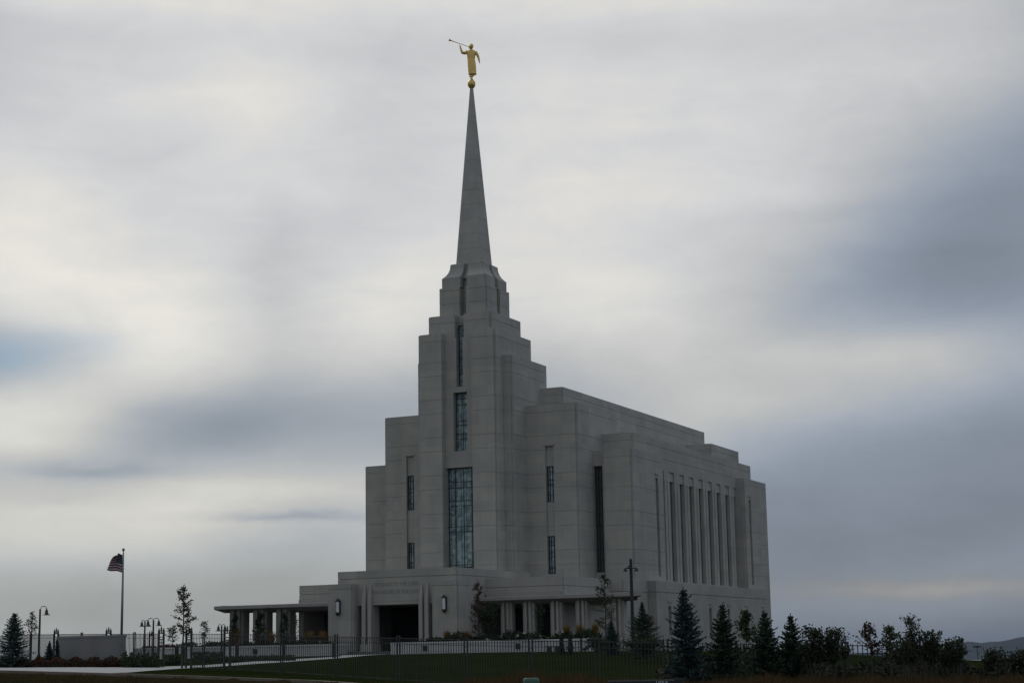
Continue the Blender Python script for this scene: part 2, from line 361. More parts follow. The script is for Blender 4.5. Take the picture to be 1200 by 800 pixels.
M['glass_mid'] = plain('dim_art_glass', (0.075, 0.095, 0.095), 0.3, var=0.3, scale=3.0)
M['glass_dark'] = plain('dark_glass', (0.045, 0.05, 0.05), 0.2, var=0.3, scale=1.5)
mt, q, b = new_mat('lamp_diffuser'); b.inputs['Base Color'].default_value = (0.62,0.65,0.66,1); b.inputs['Emission Color'].default_value = (0.85,0.95,1.0,1); b.inputs['Emission Strength'].default_value = 0.02
M['diffuser'] = mt
M['spruce_blue'] = foliage('blue_spruce_needles', [(0.030,0.051,0.051),(0.051,0.078,0.075),(0.083,0.117,0.114)], trans=0.05)
M['spruce'] = foliage('spruce_needles', [(0.026,0.048,0.032),(0.045,0.074,0.045),(0.072,0.106,0.064)], trans=0.05)
M['leaf'] = foliage('green_leaves', [(0.037,0.053,0.025),(0.062,0.080,0.035),(0.094,0.100,0.048)])
M['leaf_dark'] = foliage('dark_leaves', [(0.024,0.038,0.022),(0.041,0.057,0.030),(0.061,0.076,0.041)])
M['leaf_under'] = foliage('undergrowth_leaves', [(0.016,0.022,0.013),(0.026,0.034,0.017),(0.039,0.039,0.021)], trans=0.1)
M['leaf_pale'] = foliage('pale_leaves', [(0.07,0.08,0.055),(0.10,0.11,0.075),(0.14,0.14,0.10)])
M['leaf_red'] = foliage('red_leaves', [(0.061,0.030,0.022),(0.115,0.041,0.027),(0.081,0.061,0.030)])
M['leaf_bronze'] = foliage('bronze_leaves', [(0.045,0.032,0.018),(0.075,0.042,0.024),(0.050,0.050,0.024)])
M['grass_gold'] = foliage('golden_grass', [(0.16,0.085,0.022),(0.24,0.135,0.035),(0.13,0.10,0.03)])
M['weed'] = foliage('dry_weeds', [(0.055,0.030,0.014),(0.095,0.050,0.020),(0.045,0.045,0.018),(0.13,0.075,0.03)])
M['weed_green'] = foliage('green_weeds', [(0.03,0.035,0.014),(0.06,0.055,0.02),(0.09,0.06,0.025)])
M['flower'] = foliage('bed_flowers', [(0.018,0.022,0.012),(0.022,0.028,0.016),(0.03,0.025,0.016),(0.10,0.018,0.012),(0.02,0.024,0.014),(0.12,0.045,0.018),(0.03,0.035,0.02)])
mt, q, b = new_mat('lawn_grass')
geo = q.n('ShaderNodeNewGeometry')
n1 = q.noise(geo.outputs['Position'], 0.25, 4, 0.6); n2 = q.noise(geo.outputs['Position'], 6.0, 4, 0.7)
c = q.mix(q.mapr(n1, 0.35, 0.65, 0, 1), (0.014,0.023,0.006,1), (0.025,0.031,0.009,1))
c2 = q.vec('SCALE', c, None); q.put(c2.node.inputs['Scale'], q.mapr(n2, 0.25, 0.75, 0.7, 1.3)); q.put(b.inputs['Base Color'], c2)
b.inputs['Roughness'].default_value = 1.0; b.inputs['Specular IOR Level'].default_value = 0.0
M['lawn'] = mt
mt, q, b = new_mat('dry_ground')
geo = q.n('ShaderNodeNewGeometry')
n1 = q.noise(geo.outputs['Position'], 0.12, 5, 0.65); n2 = q.noise(geo.outputs['Position'], 3.0, 5, 0.7)
c = q.mix(q.mapr(n1, 0.4, 0.6, 0, 1), (0.040,0.028,0.014,1), (0.030,0.030,0.013,1))
c2 = q.vec('SCALE', c, None); q.put(c2.node.inputs['Scale'], q.mapr(n2, 0.25, 0.75, 0.6, 1.4)); q.put(b.inputs['Base Color'], c2)
b.inputs['Roughness'].default_value = 1.0; b.inputs['Specular IOR Level'].default_value = 0.0
M['dirt'] = mt
M['hill'] = plain('hill_scrub', (0.030, 0.036, 0.032), 0.95, var=0.4, scale=0.003)

# ================================================================== THE SETTING
def sheet(name, mat, xs, ys, lift=0.0):
    X, Y = np.meshgrid(xs, ys); Z = gz(X, Y) + lift
    n, k = X.shape; mb = MB()
    mb.v = [tuple(p) for p in np.stack([X, Y, Z], -1).reshape(-1, 3)]
    mb.f = [(r*k+c, r*k+c+1, (r+1)*k+c+1, (r+1)*k+c) for r in range(n-1) for c in range(k-1)]
    return struct(mb.build(name, mat, smooth=True))
def axis(lo, hi, step, far):
    core = list(np.arange(lo, hi+.01, step)); out = []; s = step; p = hi
    while p < far: s *= 1.22; p += s; out.append(p)
    neg = []; s = step; p = lo
    while p > -far: s *= 1.22; p -= s; neg.append(p)
    return np.array(sorted(neg)+core+out)
sheet('ground', M['dirt'], axis(-45, 110, 1.5, 14000), axis(-135, 75, 1.5, 14000))
def pip(poly, x, y):
    c = False; j = len(poly)-1
    for i in range(len(poly)):
        xi, yi = poly[i]; xj, yj = poly[j]
        if (yi > y) != (yj > y) and x < (xj-xi)*(y-yi)/(yj-yi)+xi: c = not c
        j = i
    return c
def drape(name, mat, poly, lift, step=1.0):
    """a sheet with the outline poly, following the ground"""
    bm = bmesh.new(); vs = [bm.verts.new((x, y, 0)) for x, y in poly]; bm.faces.new(vs)
    xs = [p[0] for p in poly]; ys = [p[1] for p in poly]
    for q in np.arange(min(xs)+step/2, max(xs), step):
        bmesh.ops.bisect_plane(bm, geom=bm.verts[:]+bm.edges[:]+bm.faces[:], plane_co=(q,0,0), plane_no=(1,0,0))
    for q in np.arange(min(ys)+step/2, max(ys), step):
        bmesh.ops.bisect_plane(bm, geom=bm.verts[:]+bm.edges[:]+bm.faces[:], plane_co=(0,q,0), plane_no=(0,1,0))
    bmesh.ops.triangulate(bm, faces=bm.faces[:])
    co = np.array([v.co[:2] for v in bm.verts]); z = gz(co[:,0], co[:,1]) + lift
    for v, h in zip(bm.verts, z): v.co.z = h
    bmesh.ops.recalc_face_normals(bm, faces=bm.faces[:])
    if sum(f.normal.z for f in bm.faces) < 0: bmesh.ops.reverse_faces(bm, faces=bm.faces[:])
    me = bpy.data.meshes.new(name); bm.to_mesh(me); bm.free()
    for p in me.polygons: p.use_smooth = True
    me.materials.append(mat)
    o = bpy.data.objects.new(name, me); COL.objects.link(o); return struct(o)
lawn_poly = [(9.6,-53.2),(11.8,-57.6),(18.0,-69.2),(21.0,-72.3),(29.5,-71.4),(38,-76.5),(62,-82),(70,-60),(48,-14),(13.0,-17.5),(1.5,-17.6),(-3,-17.8),(-14,-18),(-28,-22),(-26,-32),(-8,-38),(2,-47)]
drape('lawn', M['lawn'], lawn_poly, 0.03, 1.5)
path_poly = [(-3.0,-17.6),(1.4,-17.6),(2.6,-20.2),(6.2,-31.9),(8.05,-40.6),(8.6,-44.9),(10.4,-52.3),(11.6,-56.5),(18.0,-68.3),(19.2,-71.4),(16.5,-71.0),(8.0,-70.5),(-30,-62),(-30,-50),(-10,-51.5),(0.5,-53.2),(6.0,-54.9),(7.3,-51.2),(7.5,-48.4),(5.1,-39.8),(4.1,-34.4),(3.1,-26.8),(-0.5,-20.6)]
drape('path', M['concrete'], path_poly, 0.055, 1.5)
# kerb along the front of the lawn
def ribbon(name, mat, line, width, h, below=0.25):
    mb = MB(); L = [Vector(p) for p in line]; pts = []
    for i in range(len(L)-1):
        n = max(2, int((L[i+1]-L[i]).length)); pts += [L[i].lerp(L[i+1], k/n) for k in range(n)]
    pts.append(L[-1]); rings = []
    for i, p in enumerate(pts):
        t = (pts[min(i+1,len(pts)-1)]-pts[max(i-1,0)]).normalized(); nn = Vector((-t.y, t.x))
        z = ground(p.x, p.y); a = p+nn*width/2; b_ = p-nn*width/2
        rings.append([(a.x,a.y,z-below),(b_.x,b_.y,z-below),(b_.x,b_.y,z+h),(a.x,a.y,z+h)])
    mb.loft(rings); return struct(mb.build(name, mat))
ribbon('kerb', M['kerb'], [(-30,-64.2),(8,-72.3),(18,-72.9),(21,-72.9),(29.3,-72.0),(38.5,-77.2),(70,-86)], 0.30, 0.10)
ribbon('kerb', M['kerb'], [(38.2,-67.5),(41.6,-65.2)], 0.25, 0.16)
# far hills beyond the valley: a low ridge ten kilometres off
def hills():
    mb = MB(); n = 120; rows = []
    for j in range(9):
        row = []
        for i in range(n+1):
            a = R(12.0 + 34.0*i/n); prof = 0
            deg = 12.0+34.0*i/n
            px = 600+F*math.tan(a)
            h = np.interp(px, [1020,1075,1100,1125,1150,1165,1190,1215,1260,1340,1500,1800,2600], [-60,-22,2,15,7,20,43,48,32,48,70,50,-60])
            h += 3.0*math.sin(i*1.7)+2.0*math.sin(i*0.63+1)
            d = 8600 + (j-4)*330
            k = math.cos((j-4)/4*math.pi/2)**1.2 if abs(j-4) < 4 else 0.0
            z = -62 + (h+62)*k*(1+0.05*math.sin(i*2.3+j*1.9))
            b_ = R(YAW0)
            sx = math.tan(a)*d
            row.append((CAM.x - math.sin(b_)*d + math.cos(b_)*sx, CAM.y + math.cos(b_)*d + math.sin(b_)*sx, z))
        rows.append(row)
    for r in rows: mb.v += r
    k = n+1
    mb.f = [(j*k+i, j*k+i+1, (j+1)*k+i+1, (j+1)*k+i) for j in range(8) for i in range(n)]
    struct(mb.build('hills', M['hill'], smooth=True))
hills()
# the air: a thin haze that greys the far ridge
def haze():
    mb = MB(); mb.box(-15000, 15000, -15000, 15000, -64.0, 85.0)
    mt = bpy.data.materials.new('air'); mt.use_nodes = True; t = mt.node_tree; t.nodes.clear()
    v = t.nodes.new('ShaderNodeVolumePrincipled'); o = t.nodes.new('ShaderNodeOutputMaterial')
    v.inputs['Color'].default_value = (0.36, 0.60, 1.0, 1); v.inputs['Density'].default_value = 1.7e-5; v.inputs['Anisotropy'].default_value = 0.2
    t.links.new(v.outputs[0], o.inputs['Volume'])
    struct(mb.build('haze', mt), 'stuff')
haze()

# ================================================================== THE TEMPLE
T = thing('temple', 'grey stone temple with stepped tower and tall spire, fluted window bays along its side', 'temple')
JO = [1.6]
while JO[-1] < 27: JO += [JO[-1]+1.95, JO[-1]+1.95+1.12]
def stack(mb, poly, z0, z1, cap=True):
    lv = [z for z in JO if z0+.25 < z < z1-(0.95 if cap else .2)]
    if cap: lv.append(z1-0.62)
    pr = [(z0, 0)]
    for l in lv: pr += [(l-.016,0),(l-.016,.03),(l+.016,.03),(l+.016,0)]
    mb.prism(poly, pr+[(z1, 0)])
G0 = -1.2
# --- central tower
mb = MB()
stack(mb, rp(-3.54, 3.54, -3.54, 3.54, .2, front=[(-1.36,1.36,1.2)]), G0, 25.48)
mb.box(-1.38,1.38,-2.91,-2.2, 14.5,15.8); mb.box(-1.38,-.62,-2.91,-2.2, 15.8,20.6); mb.box(.62,1.38,-2.91,-2.2, 15.8,20.6)
mb.box(-1.38,1.38,-2.91,-2.2, 20.6,21.05); mb.box(-1.38,-.30,-2.91,-2.2, 21.05,25.1); mb.box(.30,1.38,-2.91,-2.2, 21.05,25.1)
stack(mb, rp(-2.91, 2.91, -2.91, 2.91, .2, front=[(-.42,.42,.69)]), 25.1, 27.04)
nb = [(-.3,.3,.75)]
stack(mb, rp(-2.2, 2.2, -2.2, 2.2, .1, nb, nb, nb, nb), 26.9, 29.49, cap=False)
mb.prism(rp(-2.04, 2.04, -2.04, 2.04, .1, nb, nb, nb, nb), [(29.4,0),(30.38,0)])
nc = [(-.14,.14,.26)]; cp_ = rp(-1, 1, -1, 1, .05, nc, nc, nc, nc)
mb.scaled(cp_, [(30.30,2.0),(30.385,2.03),(30.48,1.93),(30.62,1.81),(30.78,1.70),(30.95,1.615),(31.12,1.56),(31.32,1.52),(31.58,1.50),(31.62,1.46)])
for sx in (-1, 1):
    pass
mb.build('tower', M['stone'], T)
mb = MB(); stack(mb, rp(-4.33, 4.33, -2.2, 4.85, .2), G0, 23.43); mb.build('tower_shoulder', M['stone'], T)
# --- spire with slightly chamfered arrises
def sq(h, c): return [(-h+c,-h),(h-c,-h),(h,-h+c),(h,h-c),(h-c,h),(-h+c,h),(-h,h-c),(-h,-h+c)]
mb = MB()
zs = [31.5, 31.62]+[31.62+15.5*k/12 for k in range(1, 13)]
rings = []
for z in zs:
    t = (z-31.62)/15.5; h = 1.16*(1-t)+.11*t if t > 0 else 1.16
    for zz_, d in ([(z,0)] if z in (zs[0], zs[-1]) else [(z-.015,0),(z-.015,.015),(z+.015,.015),(z+.015,0)]):
        rings.append([(x, y, zz_) for x, y in sq(h-d, .09*h)])
mb.loft(rings); mb.build('spire', M['spire'], T)
# --- the main hall, its transepts, side wings and corner pavilions
mb = MB(); stack(mb, rp(-6.33, 6.33, 3.37, 39.16, .12), G0, 21.35); mb.build('main_hall', M['stone'], T)
sl_ = [(-6.75,-6.03,.42),(6.03,6.75,.42)]
mb = MB()
stack(mb, rp(-8.88, 8.88, .27, 9.09, .2), G0, 5.88, cap=False)
stack(mb, rp(-8.88, 8.88, .27, 9.09, .2, front=sl_), 5.88, 16.1, cap=False)
stack(mb, rp(-8.88, 8.88, .27, 9.09, .2), 16.1, 19.5)
for s in (-1, 1):
    xa, xb = sorted((s*6.02, s*6.76))
    mb.box(xa, xb, .49, .75, 14.5, 16.12); mb.box(xa, xb, .46, .75, 8.9, 11.6)
    mb.box(xa-.12, xb+.12, .20, .30, 16.14, 16.24)
mb.build('front_transept', M['stone'], T)
mb = MB(); stack(mb, rp(-8.88, 8.88, 33.44, 42.26, .2), G0, 19.5); mb.build('rear_transept', M['stone'], T)
SY = [11.2+2.51*k for k in range(9)]
nt9 = [(y, y+1.28, .42) for y in SY]; pl = [(y+1.28+.52, y+1.28+.71, .10) for y in SY[:-1]]
R1 = sorted(nt9+pl); hd = [(y+.05, y+1.23, .12) for y in SY]
mb = MB()
mb.prism(rp(-11.67, 11.67, 5.36, 37.11, .18), [(G0,0),(5.5,0)])
mb.prism(rp(-11.67, 11.67, 5.36, 37.11, .18, right=R1, left=R1), [(5.5,0),(14.05,0)])
mb.prism(rp(-11.67, 11.67, 5.36, 37.11, .18, right=hd, left=hd), [(14.05,0),(14.85,0)])
stack(mb, rp(-11.67, 11.67, 5.36, 37.11, .18), 14.85, 17.4)
mb.build('side_wing', M['stone'], T)
def pavilion(y0, y1, slot, s):
    mb = MB()
    xa, xb = (9.73, 12.42)
    n_ = [(slot, slot+.62, .40)]
    for z0, z1, nn in ((G0,5.75,[]),(5.75,13.85,n_),(13.85,15.84,[])):
        stack(mb, rp(xa, xb, y0, y1, .2, right=nn), z0, z1, cap=(z1 > 15))
    mb.box(12.36, 12.50, slot-.12, slot+.74, 14.12, 14.24)
    if s < 0:
        mb.v = [(-x, y, z) for x, y, z in mb.v]; mb.f = [tuple(reversed(f)) for f in mb.f]
    mb.build('corner_pavilion', M['stone'], T)
for s in (1, -1):
    pavilion(3.05, 10.3, 8.3, s); pavilion(32.2, 39.54, 33.6, s)
# narrow link walls between transept and pavilions
for s in (1, -1):
    mb = MB(); xa, xb = sorted((s*8.8, s*9.8))
    mb.box(xa, xb, 3.5, 5.5, 14.6, 15.86); mb.box(xa, xb, 3.95, 5.5, G0, 14.6); mb.box(xa, xb, 3.5, 3.95, G0, 6.0)
    mb.build('link_wall', M['stone_plain'], T)
# --- base storey
BY = [8.35+5.1*k for k in range(6)]
nb6 = [(y, y+.66, .38) for y in BY]
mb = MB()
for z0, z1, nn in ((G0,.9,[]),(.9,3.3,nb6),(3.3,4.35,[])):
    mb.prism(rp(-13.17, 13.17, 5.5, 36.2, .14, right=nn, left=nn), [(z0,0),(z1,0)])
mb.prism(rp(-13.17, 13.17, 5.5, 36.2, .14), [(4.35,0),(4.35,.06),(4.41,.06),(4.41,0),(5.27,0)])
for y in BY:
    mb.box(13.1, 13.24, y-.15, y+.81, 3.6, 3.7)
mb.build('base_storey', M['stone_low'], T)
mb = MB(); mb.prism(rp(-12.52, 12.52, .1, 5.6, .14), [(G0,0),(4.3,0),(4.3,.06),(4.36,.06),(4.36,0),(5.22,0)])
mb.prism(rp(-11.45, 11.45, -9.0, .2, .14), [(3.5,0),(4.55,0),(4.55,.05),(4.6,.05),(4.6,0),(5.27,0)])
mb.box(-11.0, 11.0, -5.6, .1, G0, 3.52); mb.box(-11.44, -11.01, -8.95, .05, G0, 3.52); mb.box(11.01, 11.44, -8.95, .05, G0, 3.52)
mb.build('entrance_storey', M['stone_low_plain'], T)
# --- windows: glass behind a metal lattice
def window(face, a, b, z0, z1, plane, cols, rows, fw=.07, bar=.045, fine=0, glass='glass', metal='lead'):
    """face F looks along -Y (a..b in X), face R along +X (a..b in Y)"""
    fr, pn = MB(), MB()
    def bx(mb, u0, u1, h0, h1, d0, d1):
        if face == 'F': mb.box(u0, u1, plane+d0, plane+d1, h0, h1)
        else: mb.box(plane-d1, plane-d0, u0, u1, h0, h1)
    bx(pn, a+.01, b-.01, z0+.01, z1-.01, .02, .05)
    bx(fr, a, a+fw, z0, z1, -.05, .06); bx(fr, b-fw, b, z0, z1, -.05, .06)
    bx(fr, a+fw, b-fw, z0, z0+fw, -.05, .06); bx(fr, a+fw, b-fw, z1-fw, z1, -.05, .06)
    for c in cols: bx(fr, a+(b-a)*c-bar/2, a+(b-a)*c+bar/2, z0+fw, z1-fw, -.03, .019)
    for r in rows: bx(fr, a+fw, b-fw, z0+(z1-z0)*r-bar/2, z0+(z1-z0)*r+bar/2, -.028, .018)
    for k in range(fine):
        c = (k+.5)/fine; bx(fr, a+(b-a)*c-.008, a+(b-a)*c+.008, z0+fw, z1-fw, -.01, .017)
    o = fr.build('window', M[metal], T); pn.build('pane', M[glass], o); return o
window('F', -1.36, 1.36, 6.5, 14.5, -2.45, (.22,.5,.78), (.03,.36,.41,.62,.67,.80,.86), .075, .042, 6)
window('F', -.62, .62, 15.8, 20.6, -2.40, (.5,), (.22,.30,.45,.52,.80,.90), .06, .042, 4)
window('F', -.30, .30, 21.05, 26.2, -2.40, (), (.10,.22,.34,.46,.58,.70,.82,.92), .06, .04, 4)
for s in (-1, 1):
    a, b_ = sorted((s*6.04, s*6.74))
    window('F', a, b_, 11.6, 14.5, .58, (.3,.7), (.2,.5,.62,.85), .06, .04, 4)
    window('F', a, b_, 5.9, 8.9, .58, (.3,.7), (.15,.45,.75,.85), .06, .04, 4)
    a, b_ = sorted((s*8.86, s*9.75))
    window('F', a, b_, 6.0, 14.6, 3.80, (.33,.66), tuple(k/9 for k in range(1,9)), .06, .04, 4, 'glass_mid')
for y in SY: window('R', y+.02, y+1.26, 5.52, 14.04, 11.32, (.5,), tuple(k/7 for k in range(1,7)), .08, .06, 0, 'glass_pale', 'mullion')
for y in (8.3, 33.6): window('R', y+.01, y+.61, 5.77, 13.84, 12.10, (.5,), tuple(k/8 for k in range(1,8)), .06, .04, 0, 'glass_pale', 'mullion')
for y in BY: window('R', y+.01, y+.65, .92, 3.29, 12.86, (.5,), (.3,.6), .06, .04, 0, 'glass_dark')
# windows under the canopies
for s in (-1, 1):
    for k in range(3):
        a, b_ = sorted((s*(5.7+1.85*k), s*(7.3+1.85*k)))
        window('F', a, b_, .35, 3.1, -5.72, (.5,), (.7,), .08, .05, 0, 'glass_dark')
# --- canopies to either side
for s in (-1, 1):
    mb = MB()
    P_ = [(5.2,-11.0),(18.0,-11.0),(18.25,-10.75),(18.0,-10.35),(13.4,-4.4),(12.6,-3.6),(12.6,-1.0),(5.2,-1.0)]
    if s < 0: P_ = [(-x, y) for x, y in reversed(P_)]
    mb.prism(P_, [(3.28,.9),(3.52,.10),(3.56,.0),(3.80,.0),(3.82,.06),(3.85,.8)])
    a, b_ = sorted((s*5.3, s*11.2)); mb.box(a, b_, -9.35, -1.2, 3.83, 4.16)
    mb.build('canopy', M['canopy'], T)
def column(x, y, w=.46, h=3.45):
    mb = MB(); mb.prism(rp(x-w, x+w, y-w, y+w, .20, front=[(x-.09,x+.09,.25)]), [(-.4,0),(h,0)])
    mb.prism(rp(x-w-.05, x+w+.05, y-w-.05, y+w+.05, .15), [(-.4,0),(.35,0)])
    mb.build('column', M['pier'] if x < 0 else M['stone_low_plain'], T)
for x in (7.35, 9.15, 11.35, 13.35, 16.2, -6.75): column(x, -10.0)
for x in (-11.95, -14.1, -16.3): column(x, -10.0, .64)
# --- portico
mb = MB()
mb.prism(rp(-5.08, 5.08, -13.67, -.9, .12), [(3.42,0),(3.62,0),(3.62,.04),(3.66,.04),(3.66,0),(5.38,0),(5.38,.05),(5.43,.05),(5.43,0),(5.96,0)])
for s in (-1, 1):
    a, b_ = sorted((s*5.06, s*4.5)); mb.box(a, b_, -13.6, -5.4, G0, 3.43)
    a, b_ = sorted((s*3.3, s*5.5)); mb.prism(rp(a, b_, -14.4, -12.4, .14), [(G0,0),(4.62,0),(4.62,.04),(4.66,.04),(4.66,0),(5.02,0)])
mb.box(-4.6, 4.6, -6.4, -5.5, G0, 3.43)
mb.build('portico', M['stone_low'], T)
mb = MB(); mb.box(-4.45, -1.62, -6.47, -6.405, .04, 3.41); mb.box(1.62, 4.45, -6.47, -6.405, .04, 3.41); mb.box(-1.62, 1.62, -6.46, -6.405, 3.02, 3.41); mb.build('glazed_screen', M['glass_dark'], T)
for s in (-1, 1):
    for x0, x1 in ((2.0,2.3),(2.48,2.80)):
        a, b_ = sorted((s*x0, s*x1)); mb = MB()
        mb.box(a, b_, -13.95, -12.7, .58, 3.40)
        mb.loft([[(a,-13.95,3.40),(b_,-13.95,3.40),(b_,-13.6,3.40),(a,-13.6,3.40)],[(a,-13.93,3.9),(b_,-13.93,3.9),(b_,-13.6,3.9),(a,-13.6,3.9)],[((a+b_)/2-.05,-13.75,4.9),((a+b_)/2+.05,-13.75,4.9),((a+b_)/2+.05,-13.6,4.9),((a+b_)/2-.05,-13.6,4.9)]])
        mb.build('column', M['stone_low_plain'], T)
    a, b_ = sorted((s*1.9, s*2.9)); mb = MB(); mb.box(a, b_, -14.02, -12.6, -.2, .58); mb.build('column_pedestal', M['stone_plain'], T)
# doors at the back of the portico
mb = MB(); mb.box(-1.5,1.5,-6.52,-6.41,.06,3.0); dr = mb.build('door', M['bronze'], T)
mb = MB(); mb.box(-1.36,-.08,-6.56,-6.525,.3,2.75); mb.box(.08,1.36,-6.56,-6.525,.3,2.75); mb.build('pane', M['glass_dark'], dr)
mb = MB(); mb.box(-.07,-.04,-6.62,-6.57,1.0,1.5); mb.box(.04,.07,-6.62,-6.57,1.0,1.5); mb.build('handle', M['pole'], dr)
# paved floor and steps before the doors
mb = MB(); mb.box(-11.6, 11.6, -14.9, -5.5, G0, 0.03); mb.box(-3.4, 1.5, -16.2, -14.9, G0, -.10); mb.box(-3.6, 1.5, -17.0, -16.2, G0, -.19)
mb.build('porch_floor', M['floor'], T)
# wall lamps
for s in (-1, 1):
    mb = MB(); x = s*4.45
    mb.box(x-.13, x+.13, -14.54, -14.402, 2.85, 3.8); mb.box(x-.16, x+.16, -14.72, -14.54, 3.72, 3.80); mb.box(x-.16, x+.16, -14.72, -14.54, 2.86, 2.94)
    mb.loft([[(x-.05,-14.65,2.68),(x+.05,-14.65,2.68),(x+.05,-14.55,2.68),(x-.05,-14.55,2.68)],[(x-.15,-14.7,2.86),(x+.15,-14.7,2.86),(x+.15,-14.52,2.86),(x-.15,-14.52,2.86)]])
    mb.loft([[(x-.15,-14.7,3.80),(x+.15,-14.7,3.80),(x+.15,-14.52,3.80),(x-.15,-14.52,3.80)],[(x-.05,-14.65,3.96),(x+.05,-14.65,3.96),(x+.05,-14.55,3.96),(x-.05,-14.55,3.96)]])
    wl = mb.build('wall_lamp', M['bronze'], T)
    mb = MB(); mb.lathe([(.10,2.945),(.10,3.715)], (x, -14.63), 12); mb.build('diffuser', M['diffuser'], wl)
# carved inscription over the doors
def text_mesh(name, body, size, mat, parent, loc, rot, width=None, depth=.01, bold=0.0):
    cu = bpy.data.curves.new(name, 'FONT'); cu.body = body; cu.size = size; cu.align_x = 'CENTER'; cu.align_y = 'CENTER'; cu.extrude = depth; cu.offset = bold
    tmp = bpy.data.objects.new(name+'_curve', cu); COL.objects.link(tmp)
    dg = bpy.context.evaluated_depsgraph_get(); me = bpy.data.meshes.new_from_object(tmp.evaluated_get(dg))
    bpy.data.objects.remove(tmp); bpy.data.curves.remove(cu)
    xs = [v.co.x for v in me.vertices]; k = width/(max(xs)-min(xs)) if width else 1
    for v in me.vertices: v.co.x *= k
    me.materials.clear(); me.materials.append(mat)
    o = bpy.data.objects.new(name, me); COL.objects.link(o); o.location = loc; o.rotation_euler = rot
    if parent: o.parent = parent
    return o
text_mesh('inscription', 'HOLINESS TO THE LORD', .40, M['letter'], T, (0,-13.675,4.90), (R(90),0,0), 3.7)
text_mesh('inscription', 'THE HOUSE OF THE LORD', .40, M['letter'], T, (0,-13.675,4.33), (R(90),0,0), 4.1)

# ================================================================== THE GILDED FIGURE ON THE SPIRE
def statue():
    mb = MB()
    def ring(cx, cy, z, rx, ry, n=20, fold=0.0, ph=0.0):
        return [(cx+(rx+fold*math.sin(7*q+ph))*math.cos(q), cy+(ry+fold*math.sin(7*q+ph))*math.sin(q), z) for q in (2*math.pi*k/n for k in range(n))]
    # local x points to the right seen from the front, the figure looks towards -x
    mb.loft([ring(.10,0,.17,0.328,.27,fold=.05), ring(.08,0,.45,0.328,.27,fold=.05,ph=.4), ring(.05,0,.85,0.337,.28,fold=.035,ph=.8), ring(.02,0,1.25,0.337,.26,fold=.02,ph=1), ring(.0,0,1.55,0.319,.23), ring(.0,0,1.85,0.355,.25), ring(.02,0,2.12,0.400,.25), ring(.02,0,2.27,0.382,.22), ring(.03,0,2.36,0.218,.16), ring(.03,0,2.42,0.091,.11), ring(.02,0,2.56,0.086,.10)])
    mb.loft([ring(.0,0,2.44,.09,.10,14), ring(-.015,0,2.51,.15,.15,14), ring(0,0,2.62,.185,.185,14), ring(.02,0,2.75,.205,.20,14), ring(.03,0,2.86,.165,.17,14), ring(.035,0,2.93,.07,.08,14)])
    mb.loft([ring(-.20,0,2.60,.03,.03,8), ring(-.205,0,2.67,.02,.02,8)])                       # nose
    mb.tube([(-.30,0,2.24),(-.52,-.05,2.10),(-.76,-.10,2.12)], [.15,.14,.12], 10)             # raised arm
    mb.tube([(-.75,-.10,2.10),(-.86,-.08,2.42),(-.94,-.04,2.74)], [.115,.09,.06], 10)
    mb.tube([(.38,0,2.20),(.54,-.02,1.92),(.62,-.04,1.68)], [.14,.125,.105], 10)                  # hanging arm
    mb.tube([(.62,-.04,1.70),(.67,-.08,1.42),(.70,-.10,1.30)], [.10,.08,.06], 10)
    def hand(o, d, cr):
        mb.tube([o, o+d*.10], [.05,.055], 8)
        for k in range(4):
            b_ = o+d*.09+cr*(.035*(k-1.5)); L = (.09,.11,.105,.085)[k]
            mb.tube([b_, b_+d*L*.55, b_+d*L*.8+Vector((-.03,-.02,-.01))], [.018,.017,.014], 6)
        mb.tube([o+cr*-.04+d*.03, o+cr*-.085+d*.07, o+cr*-.08+d*.12], [.02,.018,.014], 6)
    hand(Vector((.70,-.10,1.30)), Vector((.15,-.1,-.98)), Vector((0,1,0)))
    hand(Vector((-.94,-.04,2.72)), Vector((-.15,0,.98)), Vector((0,1,0)))
    mb.tube([(.10,-.02,.0),(.10,-.02,.22)], [.10,.12], 10); mb.tube([(-.06,.03,.0),(-.05,.03,.22)], [.09,.11], 10)   # ankles
    mb.tube([(.07,.0,.03),(-.12,-.05,.03)], [.08,.06], 8); mb.tube([(-.04,.05,.03),(-.2,.05,.03)], [.07,.05], 8)     # feet
    raw = mb.build('raw', M['gold'])
    md = raw.modifiers.new('r', 'REMESH'); md.mode = 'VOXEL'; md.voxel_size = .024; md.use_smooth_shade = True
    sm = raw.modifiers.new('s', 'SMOOTH'); sm.factor = .4; sm.iterations = 2
    dg = bpy.context.evaluated_depsgraph_get(); me = bpy.data.meshes.new_from_object(raw.evaluated_get(dg))
    bpy.data.objects.remove(raw)
    for p in me.polygons: p.use_smooth = True
    root = thing('statue', 'gilded robed figure blowing a long trumpet on the tip of the spire', 'statue', (.0, .0, 48.18), R(YAW0))
    o = bpy.data.objects.new('figure', me); COL.objects.link(o); o.parent = root
    mb = MB(); mb.tube([(-.18,-.03,2.665),(-1.0,-.02,2.98),(-1.55,-.01,3.20),(-1.74,0,3.275),(-1.80,0,3.30),(-1.86,0,3.325)], [.022,.026,.034,.055,.085,.13], 12)
    mb.build('trumpet', M['gold'], root, smooth=True)
    mb = MB(); mb.lathe([(.10,-1.10),(.16,-1.04),(.30,-.86),(.345,-.66),(.31,-.48),(.20,-.33),(.12,-.22),(.095,-.10),(.13,-.02),(.13,.03)], (0,0), 24)
    mb.build('globe', M['gold'], root, smooth=True)
statue()

